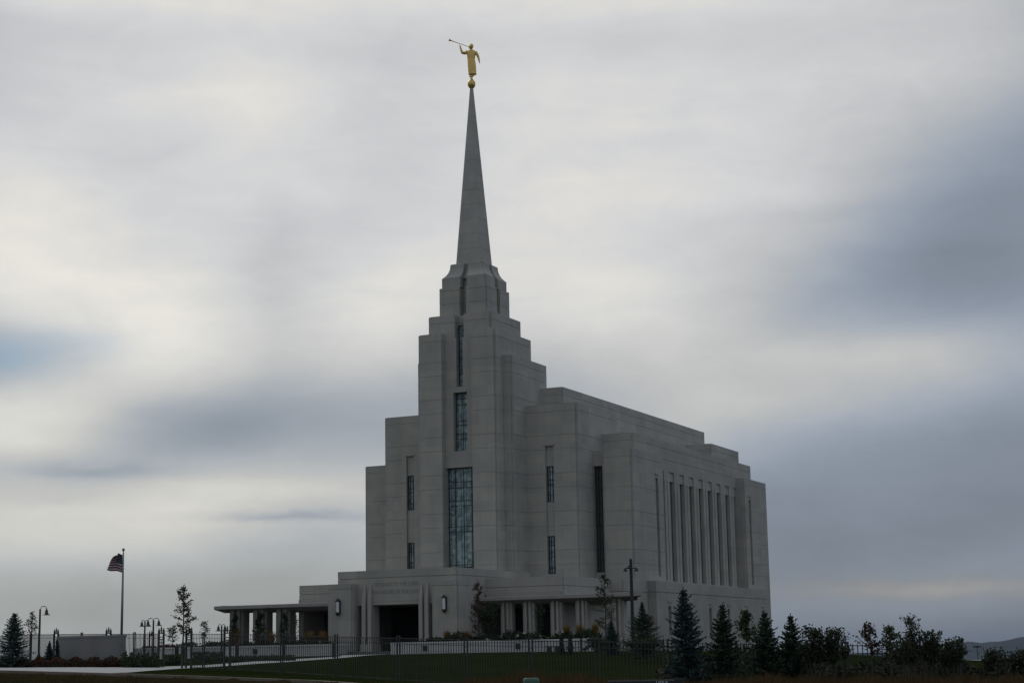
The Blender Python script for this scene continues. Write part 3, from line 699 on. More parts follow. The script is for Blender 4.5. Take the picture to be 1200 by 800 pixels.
# ================================================================== THE GROUNDS
def onY(u, v, Y):
    d = ray(u, v); return CAM + d*((Y-CAM.y)/d.y)
def localize(mb, root):
    l = root.location; mb.v = [(x-l.x, y-l.y, z-l.z) for x, y, z in mb.v]; return mb
def rnd(a, b): return random.uniform(a, b)
def rvec():
    while True:
        v = Vector((rnd(-1,1), rnd(-1,1), rnd(-1,1)))
        if .05 < v.length < 1: return v.normalized()

# --- planter walls with their lights and planting
def planter(label, x0, x1, ret, us):
    t = thing('planter_wall', label, 'planter wall', ((x0+x1)/2, -17.2, 0))
    mb = MB(); mb.box(x0, x1, -17.3, -16.95, -1.0, .50); 
    if ret == 'left': mb.box(x0, x0+.3, -16.94, -15.0, -1.0, .50)
    else: mb.box(x1-.3, x1, -16.94, -15.0, -1.0, .50)
    localize(mb, t).build('wall', M['wall'], t)
    mb = MB(); mb.box(x0-.04, x1+.04, -17.36, -16.9, .503, .62)
    a, b_ = (x0-.04, x0+.34) if ret == 'left' else (x1-.34, x1+.04); mb.box(a, b_, -16.899, -15.0, .503, .62)
    localize(mb, t).build('coping', M['coping'], t)
    for u in us:
        p = onY(u, 757, -17.34); mb = MB(); mb.box(p.x-.16, p.x+.16, -17.40, -17.302, .02, .33); mb.box(p.x-.20, p.x+.20, -17.43, -17.40, .33, .37)
        localize(mb, t).build('wall_light', M['black'], t)
planter('long pale planter wall right of the entrance, with low planting on top', 1.55, 17.4, 'left', (498, 607))
planter('long pale planter wall left of the entrance, running out to the far columns', -21.0, -3.4, 'right', (299,))
mb = MB(); mb.box(2.0, 17.3, -16.93, -15.0, -.9, .42); mb.box(-20.9, -3.8, -16.93, -15.0, -.9, .42)
struct(mb.build('planter_soil', M['soil']))

def leafmass(mb, n, f, L, W, up=0.3):
    for _ in range(n):
        p = f(); d = rvec(); d.z = abs(d.z)*.6+up*rnd(-.3,1); d.normalize()
        mb.leaf(p, d, rvec(), L*rnd(.7,1.3), W*rnd(.7,1.3))
def hedge(name, label, x0, x1, y0, y1, z0, hfun, n, mat, L=.16, W=.09, blossoms=0):
    t = thing(name, label, 'hedge', ((x0+x1)/2, (y0+y1)/2, z0))
    mb = MB()
    def f():
        x = rnd(x0, x1); y = rnd(y0, y1); return Vector((x, y, z0+hfun(x)*rnd(0,1)**.7*rnd(.8,1.1)))
    leafmass(mb, n, f, L, W); localize(mb, t).build('foliage', mat, t)
    if blossoms:
        mb = MB()
        for _ in range(blossoms):
            x = rnd(x0, x1); c = Vector((x, rnd(y0-.1, y0+.5), z0+hfun(x)*rnd(.6,1.15)))
            for _ in range(10): mb.leaf(c+rvec()*.06, rvec(), rvec(), .10, .09)
        localize(mb, t).build('blossom', M['petal_white'], t)
hedge('planter_hedge', 'dark low hedge with white blossoms on the right planter wall', 3.0, 17.1, -16.8, -15.3, .45, lambda x: .42+.16*math.sin(x*1.3)+.13*math.sin(x*3.1+1)+(.12 if x > 6 else 0), 6500, M['leaf_dark'], blossoms=16)
hedge('planter_hedge', 'dark low hedge on the left planter wall below the columns', -17.5, -4.2, -16.8, -15.3, .45, lambda x: .40+.15*math.sin(x*1.7)+.12*math.sin(x*3.7), 5000, M['leaf_dark'], blossoms=6)
hedge('planter_hedge', 'dark reddish hedge at the far left end of the planter wall', -20.8, -17.8, -16.8, -15.3, .45, lambda x: .28+.10*math.sin(x*2.3), 1100, M['leaf_red'])
# --- golden ornamental grasses
def inplanter(u, yy=-16.1):
    p = onY(u, 750, yy); return p.x, p.y, (p-CAM).dot(FW)
def grass_clump(label, u, D, h, wpx, mat, z0, n=260):
    x, y, D = inplanter(u); w_ = wpx*D/F
    t = thing('ornamental_grass', label, 'ornamental grass', (x, y, z0), group='golden grass clumps beside the columns')
    mb = MB()
    for _ in range(n):
        a = rnd(0, 6.283); r = rnd(0, .12); s = w_/2*rnd(.2,1); hh = h*rnd(.6,1.05)
        b = Vector((r*math.cos(a), r*math.sin(a), 0)); o = Vector((math.cos(a), math.sin(a), 0)); k = Vector((-math.sin(a), math.cos(a), 0))*.014
        p1 = b+o*s*.35+Vector((0,0,hh*.6)); p2 = b+o*s+Vector((0,0,hh))
        mb.add([b-k, b+k, p1+k, p1-k, p2], [(0,1,2,3),(3,2,4)])
    mb.build('blades', mat, t)
for u, D, h, wp, lab in ((276,113,1.5,16,'golden grass clump at the foot of the outermost left column'),(318,113,1.35,22,'golden grass clump between the second and third left columns'),
        (363,114,1.3,17,'golden grass clump nearest the left pilaster, beside another clump'),(378,114,1.25,14,'golden grass clump against the left pilaster of the portico'),
        (524,113.5,1.0,13,'small golden grass clump under the right wall lamp'),(546,113.5,.95,20,'wide golden grass clump left of the red-leaved tree'),
        (664,111,1.25,12,'golden grass clump left of a twin under the right canopy'),(680,111,1.25,13,'golden grass clump in the middle of the right canopy trio'),
        (698,110,1.3,13,'golden grass clump beside the bare tree under the right canopy end')):
    grass_clump(lab, u, D, h, wp, M['grass_gold'], .42)

# --- iron fence along the lawn
def fd(u): return 1/(.0095+(u-35)*1.2e-5)
def fpt(u): return Vector((*spot(u, fd(u)), 0))
FA, FB = fpt(-40), fpt(1090)
FDIR = (FB-FA).normalized(); FN = Vector((-FDIR.y, FDIR.x, 0))
def fs(u): return (fpt(u)-FA).dot(FDIR)
def fpos(s, z=0.0, off=0.0):
    p = FA+FDIR*s+FN*off; return Vector((p.x, p.y, ground(p.x, p.y)+z))
def fbox(mb, s, ws, off0, off1, z0, z1, s2=None):
    """upright bar (or a rail from s to s2 following the ground)"""
    a, b = (s-ws/2, s+ws/2) if s2 is None else (s, s2)
    A, B = fpos(a), fpos(b); zc = fpos(s).z if s2 is None else None
    za, zb = (zc, zc) if zc is not None else (A.z, B.z)
    o0, o1 = FN*off0, FN*off1
    def P(p, z, o): return (p.x+o.x, p.y+o.y, z)
    mb.add([P(A,za+z0,o0),P(B,zb+z0,o0),P(B,zb+z0,o1),P(A,za+z0,o1),P(A,za+z1,o0),P(B,zb+z1,o0),P(B,zb+z1,o1),P(A,za+z1,o1)],
           [(3,2,1,0),(4,5,6,7),(0,1,5,4),(1,2,6,5),(2,3,7,6),(3,0,4,7)])
def arch(mb, s0, s1, z, rise, r=.02):
    p = [fpos(s0+(s1-s0)*k/8) for k in range(9)]; z0 = fpos((s0+s1)/2).z
    mb.tube([(q.x, q.y, z0+z+rise*math.sin(math.pi*k/8)) for k, q in enumerate(p)], r, 6)
FH = 1.72
def pillar(root, s):
    mb = MB(); W = .64
    for e in (-W/2, W/2): fbox(mb, s+e, .085, -.045, .045, -.3, FH+.16)
    for z in (.35, 1.12, 1.42, FH+.02): fbox(mb, s, W-.09, -.03, .03, z, z+.05)
    for z in (1.20, 1.48): arch(mb, s-W/2+.04, s+W/2-.04, z, .10)
    fbox(mb, s, .03, -.02, .02, 1.17, 1.42)
    arch(mb, s-W/2, s+W/2, FH+.07, .13)
    o = localize(mb, root).build('pillar', M['fence'], root)
    for e, hh in ((-W/2, .32), (0, .40), (W/2, .32)):
        p = fpos(s+e); z = fpos(s).z+FH
        mb = MB(); mb.lathe([(.03,z+.05),(.035,z+hh-.16),(.05,z+hh-.12),(.02,z+hh-.06),(.012,z+hh)], (p.x, p.y), 8)
        localize(mb, root).build('finial', M['fence'], o)
def post(root, s):
    mb = MB()
    for e in (-.11, .11): fbox(mb, s+e, .04, -.03, .03, -.3, FH+.07)
    fbox(mb, s, .26, -.035, .035, FH+.07, FH+.10); fbox(mb, s, .18, -.02, .02, .3, .33); fbox(mb, s, .18, -.02, .02, 1.45, 1.48)
    localize(mb, root).build('post', M['fence'], root)
def panel(root, a, b):
    mb = MB()
    for z0, z1 in ((.10,.12),(1.50,1.518),(FH-.022,FH)): fbox(mb, a, 0, -.02, .02, z0, z1, b)
    n = max(2, round((b-a)/.185)); w_ = .026 if a < fs(200) else .020; k = (b-a)/n
    for i in range(1, n): fbox(mb, a+i*k, w_, -w_/2, w_/2, -.05, FH+.02)
    localize(mb, root).build('bars', M['fence'], root)
def fence(label, sup):
    p = fpos(sup[0][0]); root = thing('iron_fence', label, 'fence', p)
    for i, (s, kind) in enumerate(sup):
        (pillar if kind else post)(root, s)
        if i+1 < len(sup): panel(root, s+(.365 if kind else .131), sup[i+1][0]-(.365 if sup[i+1][1] else .131))
left = [(fs(u), k) for u, k in ((-35,0),(-5,1),(35,0),(65,1),(95,0),(126.5,1),(157,0),(188.5,1))]
fence('iron bar fence with finialled pillars left of the gate, behind the stone sign', left)
sup = [(fs(u), k) for u, k in ((221,1),(238.5,0),(266,1),(330,0),(394,0),(467,0),(546,0),(622,0),(700,0),(780,0),(860,0),(925,0),(990,0),(1055,0),(1120,0))]
fence('long iron bar fence with finialled pillars right of the gate, along the lawn', sup)

# --- stone entrance sign with its bed of flowers
x0, y0 = spot(68, 93.5); x1, y1 = spot(143.5, 91)
A = Vector((x0, y0, 0)); B = Vector((x1, y1, 0)); L = (B-A).length; ang = math.atan2(y1-y0, x1-x0)
zb = ground((x0+x1)/2, (y0+y1)/2); ht = hgt(105, 744.3, 92.2)-zb
t = thing('entrance_sign', 'broad grey stone entrance sign above a bed of red flowers', 'sign', ((x0+x1)/2, (y0+y1)/2, zb), ang)
mb = MB(); mb.loft([[(-L/2,-.3,-.5),(L/2,-.3,-.5),(L/2,.3,-.5),(-L/2,.3,-.5)],[(-L/2+.12,-.24,ht-.12),(L/2-.02,-.24,ht-.12),(L/2-.02,.24,ht-.12),(-L/2+.12,.24,ht-.12)],[(-L/2+.10,-.27,ht-.118),(L/2,-.27,ht-.118),(L/2,.27,ht-.118),(-L/2+.10,.27,ht-.118)],[(-L/2+.10,-.27,ht),(L/2,-.27,ht),(L/2,.27,ht),(-L/2+.10,.27,ht)]])
mb.build('slab', M['sign_stone'], t)
mb = MB()
for z in (.45, .85):
    mb.box(-L/2+.2, L/2-.1, -.300+.06*z, -.285+.06*z, z, z+.015)
mb.build('joint', M['lead'], t)
mb = MB()
def fbed():
    u = rnd(-30, 168); D = rnd(87.5, 91.2); x, y = spot(u, D); return Vector((x, y, ground(x, y)+rnd(0,.42)*(1+.25*math.sin(u*.3))))
leafmass(mb, 9000, fbed, .14, .09)
struct(mb.build('flower_bed', M['flower']), 'stuff')
mb = MB()
def fbed2():
    u = rnd(143, 186); D = rnd(86.5, 90); x, y = spot(u, D); return Vector((x, y, ground(x, y)+rnd(0,.55)*(1+.35*math.sin(u*.7))))
leafmass(mb, 2600, fbed2, .15, .09)
def fbed3():
    u = rnd(192, 214); D = rnd(94, 98); x, y = spot(u, D); return Vector((x, y, ground(x, y)+rnd(0,.5)))
leafmass(mb, 1300, fbed3, .15, .09)
def fbed4():
    u = rnd(225, 345); D = rnd(101, 105); x, y = spot(u, D); return Vector((x, y, ground(x, y)+rnd(0,.55)*(1 if u < 262 else .5)))
leafmass(mb, 3500, fbed4, .15, .09)
struct(mb.build('border_plants', M['leaf_dark']), 'stuff')

# --- flagpole and flag
x, y = spot(141.8, 118); zb = ground(x, y); zt = hgt(142.3, 645.5, 118)
t = thing('flagpole', 'tall grey flagpole rising behind the stone sign', 'flagpole', (x, y, zb))
mb = MB(); mb.tube([(0,0,-.3),(0,0,(zt-zb)*.5),(0,0,zt-zb)], [.095,.085,.05], 12); mb.build('pole', M['pole'], t, smooth=True)
mb = MB(); mb.lathe([(.02,zt-zb),(.025,zt-zb+.05),(.085,zt-zb+.12),(.10,zt-zb+.19),(.085,zt-zb+.26),(.02,zt-zb+.30)], (0,0), 14); mb.build('finial', M['gold_dark'], t, smooth=True)
def flag():
    NU, NV = 40, 26; H = 1.20; Lf = 1.9; vs = []; uv = []
    ex = Vector((-RT.x, -RT.y, 0)).normalized(); ey = Vector((FW.x, FW.y, 0)).normalized()
    top = zt-.16
    for j in range(NV+1):
        v = j/NV                        # 0 at the top of the hoist
        for i in range(NU+1):
            q = i/NU
            # the fly hangs: the upper stripes curl over while the lower ones stand out
            eo = .50+.58*v**.75; ez = -(.04+1.00*v**1.05)
            out = q*eo; zz_ = top + (-v*H)*(1-q) + ez*q + .10*math.sin(q*math.pi)*(1-v) - .03*math.sin(q*8+v*2)
            wv = (.22*(1-v)+.07)*math.sin(q*10+v*4)*q**.6
            p = ex*(out+.06)+ey*wv
            vs.append((p.x, p.y, zz_-zb)); uv.append((q, 1-v))
    fs_ = [(j*(NU+1)+i, (j+1)*(NU+1)+i, (j+1)*(NU+1)+i+1, j*(NU+1)+i+1) for j in range(NV) for i in range(NU)]
    me = bpy.data.meshes.new('flag'); me.from_pydata(vs, [], fs_); ul = me.uv_layers.new(name='UVMap')
    for lp in me.loops: ul.data[lp.index].uv = uv[lp.vertex_index]
    for p in me.polygons: p.use_smooth = True
    mt, q, b = new_mat('flag_cloth')
    uvn = q.n('ShaderNodeUVMap'); sp = q.n('ShaderNodeSeparateXYZ'); q.put(sp.inputs[0], uvn.outputs[0]); U, V = sp.outputs[0], sp.outputs[1]
    st_ = q.math('LESS_THAN', q.math('FRACT', q.math('MULTIPLY', V, 6.5)), .5)
    cs = q.mix(st_, (.46,.44,.43,1), (.15,.018,.028,1))
    canton = q.math('MULTIPLY', q.math('LESS_THAN', U, .52), q.math('GREATER_THAN', V, .4615))
    sx = q.math('SUBTRACT', q.math('FRACT', q.math('MULTIPLY', U, 11.5)), .5); sy = q.math('SUBTRACT', q.math('FRACT', q.math('MULTIPLY', V, 16.7)), .5)
    star = q.math('LESS_THAN', q.math('ADD', q.math('MULTIPLY', sx, sx), q.math('MULTIPLY', sy, sy)), .07)
    cc = q.mix(star, (.010,.012,.034,1), (.25,.25,.27,1))
    q.put(b.inputs['Base Color'], q.mix(canton, cs, cc)); b.inputs['Roughness'].default_value = .8
    me.materials.append(mt)
    o = bpy.data.objects.new('flag', me); COL.objects.link(o); o.location = (x, y, zb)
    tag(o, 'drooping striped flag with a starred blue canton flying from the pole', 'flag')
flag()

# --- lamp posts with hanging bell shades
def lamp(label, u, D, vtop, heads, span=None, group='bell-shaded lamp posts'):
    x, y = spot(u, D); zb = ground(x, y); H = hgt(u, vtop, D)-zb
    t = thing('lamp_post', label, 'street lamp', (x, y, zb), R(YAW0), group=group)
    r = span or .36; zp = H-r*.9
    mb = MB(); mb.tube([(0,0,-.3),(0,0,.5),(0,0,.52),(0,0,zp)], [.11,.11,.075,.055], 10); mb.build('pole', M['bronze'], t)
    for sx in heads:
        mb = MB(); mb.tube([(sx*r*(1-math.cos(a)), 0, zp-.1+(.1+r*.9)*math.sin(a) if a < math.pi/2 else zp+r*.9*math.sin(a)) for a in (math.pi*k/10 for k in range(11))], .022, 6)
        ar = mb.build('arm', M['bronze'], t)
        mb = MB(); c = (sx*2*r, 0); mb.lathe([(.03,zp+.02),(.05,zp-.04),(.085,zp-.10),(.10,zp-.24),(.13,zp-.30),(.23,zp-.36),(.23,zp-.375),(.10,zp-.36)], c, 14); mb.build('lamp_shade', M['bronze'], ar)
lamp('tall lamp post with one hooked bell shade behind the spruce at far left', 45.2, 106, 709.5, (1,), .20)
lamp('smaller double lamp post left of its twin, right of the flagpole', 169, 128, 726, (-1, 1), .115)
lamp('larger double lamp post beside the gate, right of the flagpole', 179, 118, 723.5, (-1, 1), .185)
lamp('low double lamp post seen just left of the outermost column', 259.3, 122, 731, (-1, 1), .115)
lamp('small lamp post with a low hooked arm beside the gate', 174.6, 150, 738.5, (1,), .10)

# --- black path bollards
first = None
for u, v0, D, lab in ((207,758,100,'black path bollard left of a close pair inside the gate'),(214.2,758,100,'black path bollard behind the trunk of the tree at the gate'),
                      (278,755,110,'black path bollard below the outermost left column'),(332.5,753,106,'black path bollard before the third left column'),(391,751,109,'black path bollard before the left pilaster of the portico')):
    x, y = spot(u, D); zb = ground(x, y)
    if first is None:
        first = thing('bollard', lab, 'bollard', (x, y, zb), R(YAW0), group='black bollards along the path')
        mb = MB(); mb.prism(sq(.10,.02), [(-.2,0),(.84,0)]); mb.build('body', M['black'], first)
        mb = MB(); mb.prism(sq(.115,.02), [(.845,0),(.95,0),(1.0,.05)]); mb.build('cap', M['black'], first)
    else: dup(first, (x, y, zb), lab)

# --- tall black floodlight pole before the right wing
x, y = spot(742.3, 110); zb = ground(x, y); H = hgt(742, 653.5, 110)-zb
t = thing('floodlight_pole', 'tall black pole with three floodlights in front of the right wing', 'light pole', (x, y, zb), R(YAW0))
mb = MB(); mb.tube([(0,0,-.3),(0,0,H*.6),(0,0,H)], [.13,.11,.10], 10); mb.build('pole', M['black'], t)
mb = MB(); mb.box(-.36,.36,-.03,.03,H-.62,-.56+H); mb.build('crossbar', M['black'], t)
for sx in (-.38, -.12, .34):
    mb = MB(); z = H-.66 if abs(sx) > .2 else H-.50; mb.loft([[(sx-.06,-.05,z+.08),(sx+.06,-.05,z+.08),(sx+.06,.05,z+.08),(sx-.06,.05,z+.08)],[(sx-.13,-.22,z-.10),(sx+.13,-.22,z-.10),(sx+.13,.10,z-.13),(sx-.13,.10,z-.13)]]); mb.build('floodlight', M['black'], t)

# --- bench, small black spotlight and post before the right wall
x, y = spot(648.5, 114); zb = ground(x, y)
t = thing('bench', 'low dark bench before the right planter wall', 'bench', (x, y, zb), R(8))
mb = MB(); [mb.box(-.55,.55,-.2+.14*k,-.08+.14*k,.40,.44) for k in range(3)]; mb.build('seat', M['wood'], t)
for sx in (-.28, .28):
    mb = MB(); mb.box(sx-.14,sx+.14,-.16,.16,-.1,.398); mb.build('leg', M['black'], t)
x, y = spot(681.3, 111); zb = ground(x, y)
t = thing('marker_post', 'short grey post beside the two dwarf shrubs at the right wall', 'post', (x, y, zb), R(YAW0))
mb = MB(); mb.prism(sq(.08,.015), [(-.3,0),(.92,0),(.98,.04)]); mb.build('post', M['bronze'], t)
x, y = spot(686.5, 110); zb = ground(x, y)
t = thing('ground_spotlight', 'black ground spotlight aimed at the right wall', 'spotlight', (x, y, zb), R(60))
mb = MB(); mb.tube([(0,0,-.2),(0,0,.28)], .03, 8); mb.build('stake', M['black'], t)
mb = MB(); mb.tube([(-.16,0,.24),(.02,0,.34),(.20,0,.48)], [.10,.13,.16], 12); mb.build('lamp_head', M['black'], t)

# --- roadside things close to the camera
x, y = spot(622, 35.5); zb = ground(x, y); zt = hgt(622, 793.6, 35.5)
t = thing('utility_pedestal', 'rounded green utility pedestal standing in the dry weeds', 'utility box', (x, y, zb), R(YAW0+6))
h = zt-zb; mb = MB(); mb.loft([[(a*.155,b*.13,z) for a, b in sq(.9,.2)] for z in (-.2, h-.16)]); mb.build('body', M['green_box'], t)
mb = MB(); mb.loft([[(a*k*.16,b*k*.135,z) for a, b in sq(1,.25)] for z, k in ((h-.155,1),(h-.05,1),(h-.015,.93),(h,.75))]); mb.build('lid', M['green_box'], t)
D = 34.0; x, y = spot(756, D); zb = ground(x, y); zt = hgt(756, 794.6, D)
t = thing('sign_board', 'low black sign board with white lettering and a pale top edge in the weeds', 'sign', (x, y, zb), R(YAW0-2))
h = zt-zb; wd = 88*D/F
mb = MB(); mb.box(-wd/2, wd/2-.17, -.03, .03, .15, h-.05); mb.box(wd/2-.165, wd/2, .04, .09, .15, h); mb.build('board', M['board'], t)
mb = MB(); mb.box(-wd/2, wd/2-.19, -.045, .045, h-.048, h-.022); mb.build('top_edge', M['board_edge'], t)
for sx in (-wd/2+.1, wd/2-.3):
    mb = MB(); mb.box(sx-.04, sx+.04, .032, .10, -.3, h-.06); mb.build('post', M['wood'], t)
text_mesh('lettering', 'HOLY', .20, M['letter_white'], t, (.31, -.034, h-.118), (R(90),0,0), .235, .004, .006)

# --- far things on the right
x, y = spot(1145, 760); zb = ground(x, y); H = hgt(1145, 757, 760)-zb
t = thing('stadium_light', 'distant floodlight mast with a crossbar against the blue hills', 'light pole', (x, y, zb), R(YAW0-15))
mb = MB(); mb.tube([(0,0,-.5),(0,0,H)], [.22,.14], 8); mb.build('mast', M['black'], t)
mb = MB(); mb.box(-1.7,1.7,-.1,.1,H-.15,H+.12); mb.build('crossbar', M['black'], t)
for k in range(4):
    mb = MB(); sx = -1.35+.9*k; mb.box(sx-.3,sx+.3,-.35,-.12,H-.45,H+.30); mb.build('floodlight', M['black'], t)
x, y = spot(1146, 190); zb = ground(x, y); zt = hgt(1146, 779.5, 190)
t = thing('shed', 'low dark red shed with a pale flat roof beyond the shrubs at right', 'shed', (x, y, zb), R(YAW0-15))
h = max(.8, zt-zb); mb = MB(); mb.box(-3.2,3.2,-2,2,-1.5,h-.16); mb.build('wall', M['red_wall'], t)
mb = MB(); mb.loft([[(a*3.4,b*2.2,z) for a, b in ((-1,-1),(1,-1),(1,1),(-1,1))] for z in (h-.158,h-.06)]+[[(a*3.3,b*.3,h) for a, b in ((-1,-1),(1,-1),(1,1),(-1,1))]]); mb.build('roof', M['roof_pale'], t)

# ================================================================== TREES AND SHRUBS
def conifer(name, label, u, D, vtop, wpx, mat, group=None, base=None, sparse=1.0, power=.70, seed=0, z0=None, leader=0.0):
    random.seed(seed+int(u*7))
    x, y, D = (*spot(u, D), D) if z0 is None else inplanter(u); zb = ground(x, y) if z0 is None else z0; H = hgt(u, vtop, D)-zb; RM = wpx*D/F/2
    t = thing(name, label, 'spruce', (x, y, zb), rnd(0,6), group=group)
    mb = MB(); mb.tube([(0,0,-.2),(rnd(-.02,.02),rnd(-.02,.02),H*.5),(0,0,H*.985)], [H*.022,H*.014,.008], 7); mb.build('trunk', M['bark'], t)
    mb = MB(); z = H*.05; nw = 0
    while z < H*.985:
        tt = z/H
        if tt < .10: rr = RM*(.78+2.2*tt)
        else: rr = RM*max(.04, (1-tt)/.9)**power
        if leader and tt > 1-leader: rr *= .55
        nb_ = max(4, int((9 if tt < .8 else 7)*sparse)); a0 = rnd(0, 6.3)
        for k in range(nb_):
            a = a0+6.283*k/nb_+rnd(-.25,.25); L = rr*(rnd(.45,1.0) if nw % 2 else rnd(.72,1.22))
            if random.random() < .07: L *= 1.22
            zz = z+rnd(-.5,.5)*H*.02
            rise = .30*(tt**1.5)+rnd(-.06,.06)-.10
            d = Vector((math.cos(a), math.sin(a), 0)); s = Vector((-math.sin(a), math.cos(a), 0))
            st_ = max(.045, L/11); q = L*.10
            while q <= L:
                f = q/L; c = d*q+Vector((0,0,zz+L*(rise*f+.22*f*f*f)-.02))
                ll = (.10+.05*H/3)*(1-.45*f)*(0.75+.5*min(1, L/.5))*(1.05-.45*tt); wdt = .034+.014*H/3
                for e in (-1, 1):
                    mb.leaf(c, d*rnd(.5,.9)+s*e*rnd(.6,1)+Vector((0,0,rnd(-.25,.25))), rvec(), ll*rnd(.7,1.2), wdt)
                mb.leaf(c, d+Vector((0,0,rnd(.1,.7))), rvec(), ll*rnd(.7,1.1), wdt)
                if random.random() < .6: mb.leaf(c, d*.5+s*rnd(-1,1)+Vector((0,0,rnd(-.8,-.2))), rvec(), ll*.8, wdt)
                q += st_
        nw += 1
        z += H*(.020+.013*(1-tt))*rnd(.7,1.3)
    for k in range(14): mb.leaf(Vector((0,0,H*rnd(.90,.985))), Vector((rnd(-.5,.5),rnd(-.5,.5),1)), rvec(), .11, .03)
    mb.build('crown', mat, t)
    return t
def broadleaf(name, label, u, D, vtop, wpx, vcrown, mat, n=900, leaf=.13, group=None, seed=0, z0=None, stems=1, trunk_r=None, spread=1.0, cat='tree', bare=0.0):
    random.seed(seed+int(u*13))
    x, y, D = (*spot(u, D), D) if z0 is None else inplanter(u); zb = ground(x, y) if z0 is None else z0; H = hgt(u, vtop, D)-zb; RM = wpx*D/F/2; zc = max(.12, hgt(u, vcrown, D)-zb)
    t = thing(name, label, cat, (x, y, zb), 0, group=group)
    tb, lv = MB(), MB(); tr = trunk_r or max(.018, H*.012)
    tips = []
    for sct in range(stems):
        off = Vector((rnd(-1,1), rnd(-1,1), 0))*RM*(.55 if stems > 1 else 0)
        hs = H*(rnd(.72,1) if stems > 1 and sct else 1)
        pts = [Vector((off.x*.25, off.y*.25, -.2))]
        for k in range(1, 6): pts.append(Vector((off.x*(.25+.75*k/5)+rnd(-.05,.05)*RM, off.y*(.25+.75*k/5)+rnd(-.05,.05)*RM, hs*.98*k/5)))
        tb.tube(pts, [tr*(1-.9*k/5)+.004 for k in range(6)], 6)
        nb_ = max(7, int(30/stems**.6))
        for k in range(nb_):
            f = (k+rnd(0,1))/nb_; z = zc+(hs-zc)*f*.92
            i = min(4, max(0, int(z/(hs*.98)*5))); p = pts[i].lerp(pts[i+1], min(1, max(0, (z-pts[i].z)/(pts[i+1].z-pts[i].z))))
            a = rnd(0, 6.283); prof = min(1,.55+1.8*f)*(1-f)**.62+.10 if stems == 1 else (.35+.65*math.sin(math.pi*min(1,.15+.85*(1-f))))
            L = RM*prof*rnd(.55,1.1)*spread/(1 if stems == 1 else 1.6)
            e = p+Vector((math.cos(a)*L, math.sin(a)*L, L*(rnd(.15,.75) if stems == 1 else rnd(.5,1.9))))
            if e.z > H: e.z = H-rnd(0,.1)
            mid = p.lerp(e, .5)+Vector((0,0,-.06*L))
            tb.tube([p, mid, e], [tr*.42*(1-.6*f)+.004, tr*.25+.003, .004], 5, False)
            tips.append((p, mid, e, f))
        tips.append((pts[3], pts[4], pts[5], .9))
    for _ in range(int(n*1.5)):
        p, mid, e, f = random.choice(tips); q = rnd(.25, 1.0)
        if f < bare and random.random() < .8: continue
        c = (p.lerp(mid, q*2) if q < .5 else mid.lerp(e, q*2-1))+rvec()*leaf*rnd(.2,1.5)
        d = rvec(); lv.leaf(c, d, rvec(), leaf*rnd(.7,1.3), leaf*rnd(.5,.85))
    tb.build('trunk', M['bark'], t); lv.build('crown', mat, t)
    return t
# left of the gate
conifer('blue_spruce', 'small dark spruce at the far left edge beside the single lamp post', 15, 88, 717.5, 50, M['spruce_blue'], seed=1)
broadleaf('sapling', 'wispy sapling between the left spruce and the single lamp post', 36, 100, 715, 22, 745, M['leaf_pale'], 170, .11, seed=2)
conifer('dwarf_juniper', 'broad dark juniper left of the stone sign', 57.5, 94, 751, 15, M['spruce_blue'], seed=3)
conifer('dwarf_juniper', 'slim dark juniper touching the left end of the stone sign', 66.5, 92.3, 749, 9, M['spruce_blue'], seed=4, power=.5)
broadleaf('young_tree', 'slender upright young tree at the gate with small dark leaves', 213.5, 85, 683, 36, 744, M['leaf'], 760, .095, seed=5, trunk_r=.055)
broadleaf('sapling', 'pale feathery sapling left of the young tree at the gate', 202, 112, 733, 24, 752, M['leaf_pale'], 260, .10, seed=6)
broadleaf('sapling', 'thin sapling between the gate tree and the outermost column', 240, 115, 726, 20, 748, M['leaf_pale'], 130, .11, seed=7)
broadleaf('columnar_shrub', 'leafy column of foliage on the left side of the outermost column', 275, 113, 716, 15, 752, M['leaf_dark'], 620, .12, seed=8, z0=.4, cat='shrub')
broadleaf('columnar_shrub', 'tapering dark shrub against the second column from the left', 304, 113.5, 716, 22, 752, M['leaf_dark'], 900, .12, seed=9, z0=.4, cat='shrub')
broadleaf('columnar_shrub', 'sparse climbing shrub in the gap left of the covered entrance block', 346.5, 113.5, 718, 9, 750, M['leaf'], 150, .10, seed=10, z0=.4, cat='shrub')
broadleaf('columnar_shrub', 'dark leafy climber on the third column from the left', 333, 113.5, 716, 18, 752, M['leaf_dark'], 620, .12, seed=41, z0=.4, cat='shrub')
# before the entrance
broadleaf('red_leaved_tree', 'slim red-leaved tree right of the portico', 561, 111, 677.5, 30, 745, M['leaf_red'], 620, .115, seed=11, z0=.4)
broadleaf('leafy_shrub', 'tall dark shrub in the corner right of the portico', 572, 113.5, 706, 42, 744, M['leaf_dark'], 1300, .13, seed=12, z0=.4, stems=4, cat='shrub')
broadleaf('leafy_shrub', 'dark shrub between the first two columns of the right canopy', 631, 113, 706, 18, 744, M['leaf_dark'], 500, .12, seed=13, z0=.4, stems=2, cat='shrub')
broadleaf('young_tree', 'half bare young tree before the tall dark window at the canopy end', 711, 106, 668, 46, 738, M['leaf'], 640, .105, seed=14, trunk_r=.06)
conifer('blue_spruce', 'little bluish spruce under the half bare young tree', 717, 104, 727, 27, M['spruce_blue'], seed=15)
conifer('pine', 'squat dark pine at the foot of the black floodlight pole', 754, 98, 704, 64, M['spruce'], seed=16, power=.8, sparse=1.0, leader=.30)
for u, w_, lab in ((658.5, 8, 'left one of two dwarf conifers before the bench wall'), (668.5, 8, 'right one of two dwarf conifers before the bench wall')):
    conifer('dwarf_conifer', lab, u, 107, 744.5, w_, M['spruce_blue'], seed=17, power=.35)
